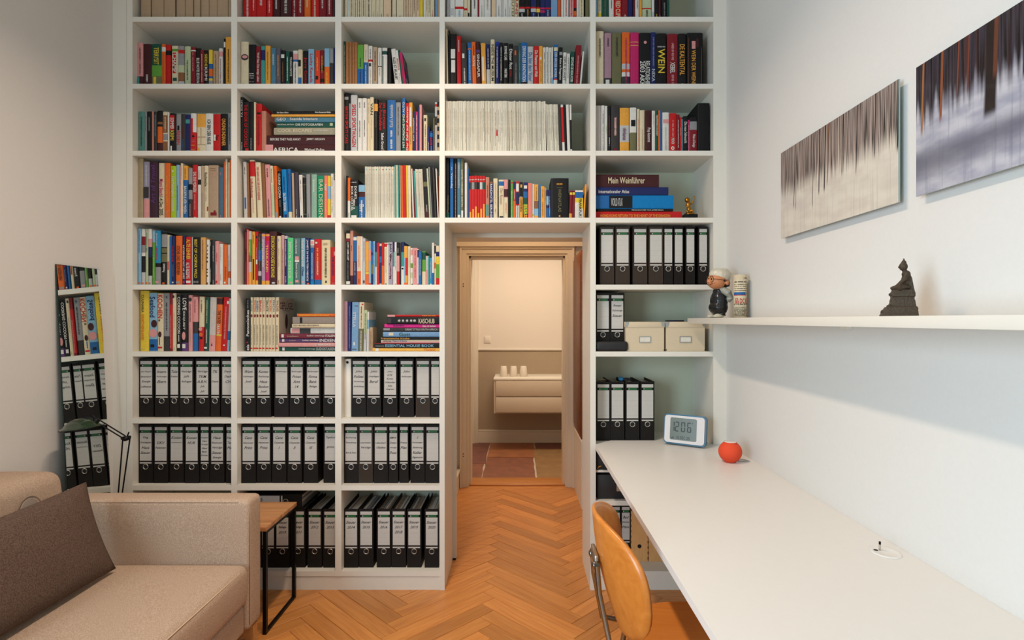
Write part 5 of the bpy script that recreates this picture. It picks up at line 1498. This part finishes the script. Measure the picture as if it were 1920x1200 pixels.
# ---------------------------------------------------------------- forest photographs on acrylic
def forest(name, dark, snow, fx, horizon, jit, warm, trunks):
    m = bpy.data.materials.new(name); m.use_nodes = True; N = m.node_tree; L = N.links; bs = N.nodes['Principled BSDF']; bs.inputs['Roughness'].default_value = .30
    tc = N.nodes.new('ShaderNodeTexCoord'); sp = N.nodes.new('ShaderNodeSeparateXYZ'); L.new(tc.outputs['UV'], sp.inputs[0])
    def noise(sx, sy, detail=3, off=0):
        mp = N.nodes.new('ShaderNodeMapping'); mp.inputs['Scale'].default_value = (sx, sy, 1); mp.inputs['Location'].default_value = (off, off, 0); L.new(tc.outputs['UV'], mp.inputs[0])
        n = N.nodes.new('ShaderNodeTexNoise'); n.inputs['Scale'].default_value = 1; n.inputs['Detail'].default_value = detail; L.new(mp.outputs[0], n.inputs[0]); return n.outputs['Fac']
    def mth(op, a, c=None, d=None):
        n = N.nodes.new('ShaderNodeMath'); n.operation = op
        for k, q in enumerate((a, c, d)):
            if q is None: continue
            if isinstance(q, (int, float)): n.inputs[k].default_value = q
            else: L.new(q, n.inputs[k])
        return n.outputs[0]
    def ramp(v, a, c):
        n = N.nodes.new('ShaderNodeMapRange'); n.interpolation_type = 'SMOOTHSTEP'; n.inputs[1].default_value = a; n.inputs[2].default_value = c; L.new(v, n.inputs[0]); return n.outputs[0]
    def mix(f, a, c):
        n = N.nodes.new('ShaderNodeMix'); n.data_type = 'RGBA'
        if isinstance(f, (int, float)): n.inputs[0].default_value = f
        else: L.new(f, n.inputs[0])
        for k, q in ((6, a), (7, c)):
            if isinstance(q, tuple): n.inputs[k].default_value = rgb(q)
            else: L.new(q, n.inputs[k])
        return n.outputs[2]
    v = sp.outputs[1]; u = sp.outputs[0]
    st = noise(fx, 1.1, 4); st2 = noise(fx*.45, .6, 3, 7.3)
    edge = mth('ADD', horizon, mth('MULTIPLY', mth('SUBTRACT', noise(fx*.55, .3, 2, 3.1), .5), jit))
    wood_ = ramp(mth('SUBTRACT', v, edge), -.10, .12)
    tcol = mix(ramp(st, .38, .60), dark[0], dark[1]); tcol = mix(ramp(st2, .56, .68), tcol, warm)
    base = mix(ramp(noise(7, 9, 4, 1.7), .3, .7), snow[0], snow[1]); base = mix(mth('MULTIPLY', ramp(noise(fx*.7, 1.2, 3, 5.5), .5, .75), .5), base, snow[2])
    if len(snow) > 3:
        # darker slope across the lower part
        base = mix(mth('MULTIPLY', mth('MULTIPLY', ramp(v, .40, .26), ramp(mth('ADD', v, mth('MULTIPLY', u, -.10)), .02, .22)), .8), base, snow[3])
    colr = mix(wood_, base, tcol)
    for (tu, tw, tv, cc) in trunks:
        d = mth('ABSOLUTE', mth('SUBTRACT', u, mth('ADD', tu, mth('MULTIPLY', v, .02)))); f = mth('MULTIPLY', ramp(d, tw, tw*.55), ramp(v, tv-.03, tv+.05)); colr = mix(f, colr, cc)
    L.new(colr, bs.inputs['Base Color']); bs.inputs['Coat Weight'].default_value = .15; return m
FOR1 = forest('winter_wood_photo', ((34,28,30), (164,146,136)), ((214,206,190), (202,192,178), (176,164,154)), 150, .52, .34, (188,172,156),
   [(.145, .004, .30, (24,20,22)), (.165, .003, .27, (24,20,22)), (.40, .005, .33, (26,22,24)), (.45, .006, .34, (20,18,22)), (.475, .004, .40, (130,80,40)), (.60, .004, .42, (24,20,24)), (.71, .003, .38, (24,20,24)), (.34, .003, .22, (40,34,34)), (.985, .006, .42, (30,26,26)), (.84, .004, .45, (40,34,34))])
FOR2 = forest('dark_wood_photo', ((6,5,8), (58,50,60)), ((188,186,192), (150,150,164), (112,112,130), (84,84,98)), 95, .60, .42, (70,40,34),
   [(.33, .030, .38, (28,20,20)), (.345, .010, .62, (96,52,34)), (.46, .018, .52, (16,14,18)), (.115, .007, .50, (132,72,40)), (.02, .006, .46, (150,96,50)), (.19, .004, .62, (120,60,40)), (.235, .004, .60, (110,54,36)), (.62, .03, .45, (22,18,22)), (.80, .02, .45, (26,22,26))])
for nm, y0, y1, m, lab in (('left', 1.620, 2.342, FOR1, 'pale winter forest photograph on the right wall, the left one of the pair'), ('right', .835, 1.548, FOR2, 'dark blurred forest photograph on the right wall, the right one of the pair')):
    ym = (y0+y1)/2; z0, z1 = 1.7815, 2.1345; xf = 1.092
    rt = thing('wall_picture', (xf, ym, (z0+z1)/2), lab, 'picture'); hw_, hh = (y1-y0)/2, (z1-z0)/2
    b = MB(); b.box(.0006, .005, -hw_, hw_, -hh, hh, mat('acrylic_edge', (150,176,170), .2)); b.build('panel', rt)
    me = bpy.data.meshes.new('print'); me.from_pydata([(0, hw_, -hh), (0, -hw_, -hh), (0, -hw_, hh), (0, hw_, hh)], [], [(0,1,2,3)]); me.materials.append(m)
    uv = me.uv_layers.new(); [setattr(uv.data[i], 'uv', q) for i, q in enumerate(((0,0), (1,0), (1,1), (0,1)))]
    o = bpy.data.objects.new('print', me); COL.objects.link(o); o.parent = rt
    b = MB(); 
    for s in (-1, 1): b.box(.005, XR-xf-.0005, s*hw_*.6-.02, s*hw_*.6+.02, hh*.3, hh*.5, METAL)
    b.build('hanger', rt)

# ---------------------------------------------------------------- sofa
def fabric(name, c1, c2, sc=700, rough=.95, bump=.5):
    m = bpy.data.materials.new(name); m.use_nodes = True; N = m.node_tree; L = N.links; bs = N.nodes['Principled BSDF']; bs.inputs['Roughness'].default_value = rough; bs.inputs['Specular IOR Level'].default_value = .2
    tc = N.nodes.new('ShaderNodeTexCoord'); n1 = N.nodes.new('ShaderNodeTexNoise'); n1.inputs['Scale'].default_value = sc*.35; n1.inputs['Detail'].default_value = 2
    n2 = N.nodes.new('ShaderNodeTexVoronoi'); n2.inputs['Scale'].default_value = sc*.6
    L.new(tc.outputs['Object'], n1.inputs[0]); L.new(tc.outputs['Object'], n2.inputs[0])
    mx = N.nodes.new('ShaderNodeMix'); mx.data_type = 'RGBA'; mx.inputs[6].default_value = rgb(c1); mx.inputs[7].default_value = rgb(c2)
    mr = N.nodes.new('ShaderNodeMapRange'); mr.inputs[1].default_value = .35; mr.inputs[2].default_value = .65; L.new(n1.outputs['Fac'], mr.inputs[0]); L.new(mr.outputs[0], mx.inputs[0]); L.new(mx.outputs[2], bs.inputs['Base Color'])
    bp = N.nodes.new('ShaderNodeBump'); bp.inputs['Strength'].default_value = bump; bp.inputs['Distance'].default_value = .001; L.new(n2.outputs['Distance'], bp.inputs['Height']); L.new(bp.outputs[0], bs.inputs['Normal'])
    return m
SOFA = fabric('beige_wool', (166,141,119), (194,170,148), 850); SOFD = mat('seam', (120,98,80), .9)
def cushion(x0, x1, y0, y1, z0, z1, mt, bev=.03, crown=(0, 0, 0), dent=None, shear=0):
    bm = bmesh.new(); bmesh.ops.create_cube(bm, size=1)
    sx, sy, sz = x1-x0, y1-y0, z1-z0
    for v in bm.verts: v.co = Vector((v.co.x*sx, v.co.y*sy, v.co.z*sz))
    bmesh.ops.bevel(bm, geom=bm.edges[:], offset=bev, segments=4, affect='EDGES', profile=.5)
    for ax, L_, b_ in ((0, sx, bev), (1, sy, bev), (2, sz, bev)):
        n = max(2, int(L_/.09))
        for k in range(1, n):
            co = [0, 0, 0]; no = [0, 0, 0]; no[ax] = 1; co[ax] = -L_/2+b_ + (L_-2*b_)*k/n
            bmesh.ops.bisect_plane(bm, geom=bm.verts[:]+bm.edges[:]+bm.faces[:], plane_co=co, plane_no=no)
    for v in bm.verts:
        u, w_, h_ = v.co.x/(sx/2), v.co.y/(sy/2), v.co.z/(sz/2)
        a, c, d = (1-u*u), (1-w_*w_), (1-h_*h_); a, c, d = max(a, 0), max(c, 0), max(d, 0)
        v.co += Vector((crown[0]*u*c*d, crown[1]*w_*a*d, crown[2]*h_*a**.5*c**.5))
        v.co += Vector((shear*h_, 0, 0)); v.co += Vector(((x0+x1)/2, (y0+y1)/2, (z0+z1)/2))
    b = MB(); b.bm(bm, mt, True); return b
SF = thing('sofa', (0, 0, 0), 'beige wool upholstered sofa with a broad arm, standing against the left wall', 'sofa')
sx0 = XL+.012
cushion(sx0, -1.150, .34, 2.385, .125, .240, SOFA, .012).build('base', SF)
cushion(-1.95, -1.128, .345, 2.388, .250, .418, SOFA, .035, (.006, 0, .012)).build('seat_cushion', SF)
cushion(sx0, -1.135, 2.39, 2.512, .125, .680, SOFA, .022, (.0, .004, .003)).build('arm', SF)
cushion(sx0, -1.135, .20, .335, .125, .680, SOFA, .022, (.0, .004, .003)).build('arm', SF)
cushion(sx0+.002, -1.875, .34, 2.385, .30, .812, SOFA, .045, (.0, 0, .018), shear=-.035).build('back_cushion', SF)
cushion(sx0, -2.05, .34, 2.385, .24, .60, SOFA, .01).build('back_frame', SF)
b = MB(); b.tube([(-1.137, .42, .407), (-1.133, 1.0, .4105), (-1.133, 1.8, .4105), (-1.137, 2.31, .405), (-1.142, 2.36, .398)], .0022, mat('piping_light', (206,178,148), .8), 6); b.build('seam_piping', SF)
b = MB(); b.tube([(sx0+.01, 2.396, .668), (-1.6, 2.393, .6705), (-1.185, 2.394, .6695), (-1.158, 2.396, .662), (-1.145, 2.398, .645)], .0016, SOFD, 6); b.build('seam_piping', SF)
b = MB(); b.tube([(-1.139, 2.403, .655), (-1.136, 2.400, .45), (-1.136, 2.400, .15)], .0012, SOFD, 6); b.build('seam_piping', SF)
LEG = wood('oak_leg', (206,150,92), (180,120,64))
for x, y in ((-1.165, 2.46), (-1.165, .25), (-2.08, 2.46), (-2.08, .25)):
    b = MB(); b.prism([(-.024, -.02), (.024, -.02), (.024, .02), (-.024, .02)], 0, .1248, LEG)
    for i, v in enumerate(b.v):
        if v[2] == 0: b.v[i] = (v[0]*.6+.012, v[1]*.6, 0)
    b.build('leg', SF, (x, y, 0))
GP = mat('round_patch', (146,132,120), .9); GP2 = mat('round_patch_ring', (106,92,84), .9)
b = MB(); T = Matrix.Translation((-1.888, 2.19, .708)) @ Matrix.Rotation(math.radians(82), 4, 'Y')
b.lathe([(0, .004), (.040, .003), (.042, .002)], GP, 28, T); b.lathe([(.042, .003), (.048, .002)], SOFA, 28, T); b.lathe([(.048, .004), (.052, .004)], GP2, 28, T); b.build('round_patch', SF, label='round grey patch on the back cushion')
# scatter cushion
PIL = fabric('brown_linen', (80,62,52), (106,87,75), 620, .85, .5)
bm = bmesh.new(); nx, ny = 28, 16; hx, hy = .43, .185; grid = {}
for sgn in (1, -1):
    for i in range(nx+1):
        for j in range(ny+1):
            u, v = 2*i/nx-1, 2*j/ny-1; e = max(0, (1-abs(u)**2.6))*max(0, (1-abs(v)**2.6)); bulge = .062*e**.55
            pinch = 1-.05*(1-abs(u*v)); wr = .0022*math.sin(7*u+5*v)*e + .0016*math.sin(17*u*v+3*u)*e
            ex = (1-.045*(1-v*v)); ey = (1-.055*(1-u*u))
            grid[sgn, i, j] = bm.verts.new((u*hx*ex, v*hy*ey, sgn*(bulge+.003)+wr))
for sgn in (1, -1):
    for i in range(nx):
        for j in range(ny):
            q = [grid[sgn, i, j], grid[sgn, i+1, j], grid[sgn, i+1, j+1], grid[sgn, i, j+1]]; bm.faces.new(q if sgn > 0 else q[::-1])
rim = [(i, 0) for i in range(nx)] + [(nx, j) for j in range(ny)] + [(i, ny) for i in range(nx, 0, -1)] + [(0, j) for j in range(ny, 0, -1)]
for k in range(len(rim)):
    a, c = rim[k], rim[(k+1) % len(rim)]; bm.faces.new([grid[1, a[0], a[1]], grid[-1, a[0], a[1]], grid[-1, c[0], c[1]], grid[1, c[0], c[1]]])
PC = thing('scatter_cushion', (-1.685, 1.855, .614), 'dark brown oblong scatter cushion leaning on the sofa back', 'cushion', rot=(0, 0, 0))
_a = math.radians(19); M = Matrix(((0, -math.sin(_a), math.cos(_a), 0), (1, 0, 0, 0), (0, math.cos(_a), math.sin(_a), 0), (0, 0, 0, 1)))
b = MB(); b.bm(bm, PIL, True, M); b.build('cover', PC)

# ---------------------------------------------------------------- side table
TX0, TX1, TY0, TY1, TZ = -2.06, -1.150, 2.588, 2.950, .495
ACA = wood('acacia', (226,168,112), (188,122,70), .8)
rt = thing('side_table', (-1.60, 2.77, 0), 'wooden topped side table with black steel frame legs beside the sofa arm', 'side table')
b = MB()
n = 4
for k in range(n):
    y0 = TY0 + (TY1-TY0)*k/n; y1 = TY0 + (TY1-TY0)*(k+1)/n
    b.box(TX0+1.6, TX1+1.6, y0-2.77+.0003, y1-2.77-.0003, TZ-.020, TZ, ACA, bev=.0012)
b.build('tabletop', rt)
for x in (TX1-.016, TX0+.004):
    b = MB(); x0, x1 = x+1.6, x+.012+1.6; a, c = TY0+.004-2.77, TY1-.004-2.77; tb = .012
    b.box(x0-.002, x1+.002, a, a+.018, 0, TZ-.0205, BLACKM); b.box(x0-.002, x1+.002, c-.018, c, 0, TZ-.0205, BLACKM); b.box(x0-.002, x1+.002, a+.018, c-.018, 0, .012, BLACKM); b.box(x0-.002, x1+.002, a+.018, c-.018, TZ-.033, TZ-.0205, BLACKM); b.build('leg_frame', rt)
# lamp
GRN = mat('green_enamel', (10,44,20), .15, 0, coat=1); Y = 2.69
def L3(px, py, Yy=Y): return Vector((pX(px, Yy), Yy, pZ(py, Yy)))
base = Vector((pX(222, Y), Y, TZ+.0004)); rt = thing('desk_lamp', base, 'black jointed lamp with a green dome shade, behind the sofa arm', 'lamp')
def Lr(px, py, dy=0): return L3(px, py) - base + Vector((0, dy, 0))
b = MB(); b.lathe([(0, 0), (.075, 0), (.075, .012), (.060, .020), (.015, .024), (.012, .05), (0, .05)], BLACKM, 28); b.build('base', rt)
b = MB(); el = L3(237, 822, 2.67) - base
for dy in (-.012, .012): b.tube([(dy*.6, 0, .045), el + Vector((dy*1.4, 0, 0))], .0032, BLACKM, 8)
b.build('lower_arm', rt)
b = MB(); jt = L3(180, 789, 2.62) - base
for dz in (-.007, .011): b.tube([el + Vector((-.004, 0, dz)), jt + Vector((.004, 0, dz))], .0032, BLACKM, 8)
b.build('upper_arm', rt)
b = MB(); Rx = Matrix.Rotation(math.radians(90), 4, 'X')
for c_ in (el, jt): b.lathe([(0, -.012), (.011, -.012), (.011, .012), (0, .012)], BLACKM, 14, Matrix.Translation(c_) @ Rx)
b.tube([el + Vector((-.022, 0, .0)), el + Vector((.018, 0, .006))], .008, BLACKM, 8); b.tube([el + Vector((.0, 0, .0)), el + Vector((.012, 0, .030))], .003, BLACKM, 6); b.tube([jt + Vector((.004, 0, -.004)), jt + Vector((-.012, 0, .026))], .004, BLACKM, 6); b.build('joint', rt)
sc = L3(153, 801, 2.60) - base
b = MB(); T = Matrix.Translation(sc) @ Matrix.Rotation(math.radians(-6), 4, 'Y')
b.lathe([(.083, -.004), (.080, .002), (.070, .006), (.060, .020), (.042, .033), (.020, .040), (0, .042)], GRN, 32, T); b.lathe([(.083, -.004), (.079, .0), (.066, .004), (.05, .018), (.02, .034), (0, .037)], mat('shade_inside', (210,205,190), .5), 32, T); sh = b.build('shade', rt)
b = MB(); b.lathe([(.080, -.006), (.086, -.006), (.086, -.002), (.080, -.001)], BLACKM, 32, T); b.build('rim', sh)
b = MB(); b.tube([sc + Vector((.0, 0, .038)), sc + Vector((.03, 0, .042)), jt], .006, BLACKM, 8); b.build('shade_bracket', rt)
b = MB(); b.ball(tuple(sc + Vector((0, 0, .012))), .018, mat('bulb_glass', (220,216,205), .3), 14, 10); b.build('bulb', rt)
# leaning mirror
MIR = mat('mirror_silver', (222,226,222), .015, 1); ME = mat('mirror_edge', (24,52,44), .25, .2)
zt = 1.705; tilt = math.atan2(.082, zt); rt = thing('mirror', (-2.068, 2.775, 0), 'tall frameless mirror leaning on the left wall, reflecting the bookcase', 'mirror', rot=(0, -tilt, 0))
b = MB(); b.box(-.007, -.0006, -.137, .137, .0, zt/math.cos(tilt), ME); b.build('backing', rt)
b = MB(); b.add([(0, -.1365, .001), (0, .1365, .001), (0, .1365, zt/math.cos(tilt)-.001), (0, -.1365, zt/math.cos(tilt)-.001)], [(0,1,2,3)], MIR); b.build('glass', rt)

# ---------------------------------------------------------------- plywood chair
PLYM = wood('bent_plywood', (222,142,62), (204,120,44), .5, .28); PLYE = mat('ply_edge', (190,112,48), .5)
CH = thing('chair', (.610, 1.765, 0), 'bent plywood chair with chrome tube frame, pushed in at the desk', 'chair', rz=math.radians(-1))
def shell(func, nu, nv, th):
    bm = bmesh.new(); V = {}
    # polar grid over a superellipse outline
    for s in (0, 1):
        for i in range(nu):
            a = 2*math.pi*i/nu
            for j in range(1, nv+1):
                r_ = j/nv; ca, sa = math.cos(a), math.sin(a); k = (abs(ca)**2.5 + abs(sa)**2.5)**(-1/2.5)
                p, nrm = func(r_*k*ca, r_*k*sa); V[s, i, j] = bm.verts.new(p + nrm*th*(s-.5))
        p, nrm = func(0, 0); V[s, 'c'] = bm.verts.new(p + nrm*th*(s-.5))
    for s in (0, 1):
        for i in range(nu):
            i2 = (i+1) % nu
            for j in range(1, nv):
                q = [V[s, i, j], V[s, i, j+1], V[s, i2, j+1], V[s, i2, j]]; bm.faces.new(q if s else q[::-1])
            q = [V[s, 'c'], V[s, i, 1], V[s, i2, 1]]; bm.faces.new(q if s else q[::-1])
    for i in range(nu):
        i2 = (i+1) % nu; bm.faces.new([V[0, i, nv], V[0, i2, nv], V[1, i2, nv], V[1, i, nv]])
    bmesh.ops.recalc_face_normals(bm, faces=bm.faces[:])
    return bm
def backf(u, v):
    y = u*.240; z = .676 + v*.174; bend = 2.1*y*y; t_ = .05*v*v
    x = -.345 + bend*(.65+.35*(v+1)/2) - (z-.672)*.22 + t_*.3
    n_ = Vector((-1, 3.9*y*.8, -.22)).normalized(); return Vector((x, y, z)), n_
def seatf(u, v):
    x = -.035 + u*.215; y = v*.215
    z = .452 - .018*max(0, 1-(u*u+v*v)) - .03*max(0, u-.6)**2*4; return Vector((x, y, z)), Vector((0, 0, 1))
b = MB(); b.bm(shell(backf, 64, 12, .011), PLYM, False); o = b.build('backrest', CH)
for p in o.data.polygons: p.use_smooth = p.area < 1
b = MB(); b.bm(shell(seatf, 64, 12, .011), PLYM, False); b.build('seat', CH)
b = MB()
for s in (-1, 1):
    p0 = Vector((-.368, s*.06, .70)); b.tube([p0, (-.362, s*.07, .62), (-.33, s*.105, .46), (-.25, s*.13, .432), (.10, s*.14, .430)], .0085, CHROME, 10)
b.tube([(-.368, -.06, .70), (-.3695, 0, .71), (-.368, .06, .70)], .0085, CHROME, 10); b.build('back_tube', CH)
for s in (-1, 1):
    b = MB(); b.tube([(-.24, s*.15, .43), (-.27, s*.19, .22), (-.29, s*.215, .002)], .0095, CHROME, 10); b.build('leg', CH)
    b = MB(); b.tube([(.12, s*.15, .43), (.15, s*.19, .22), (.17, s*.215, .002)], .0095, CHROME, 10); b.build('leg', CH)
b = MB(); b.tube([(-.24, -.15, .43), (.12, -.15, .43), (.12, .15, .43), (-.24, .15, .43)], .0095, CHROME, 10, True); b.build('seat_frame', CH)
b = MB(); b.box(-.374, -.362, -.05, .05, .67, .725, METAL, bev=.003); b.build('bracket', CH)
for s in (-1, 1):
    b = MB(); b.ball((-.375, s*.045, .695), (.007, .012, .012), CHROME, 14, 10); b.build('bolt', CH)
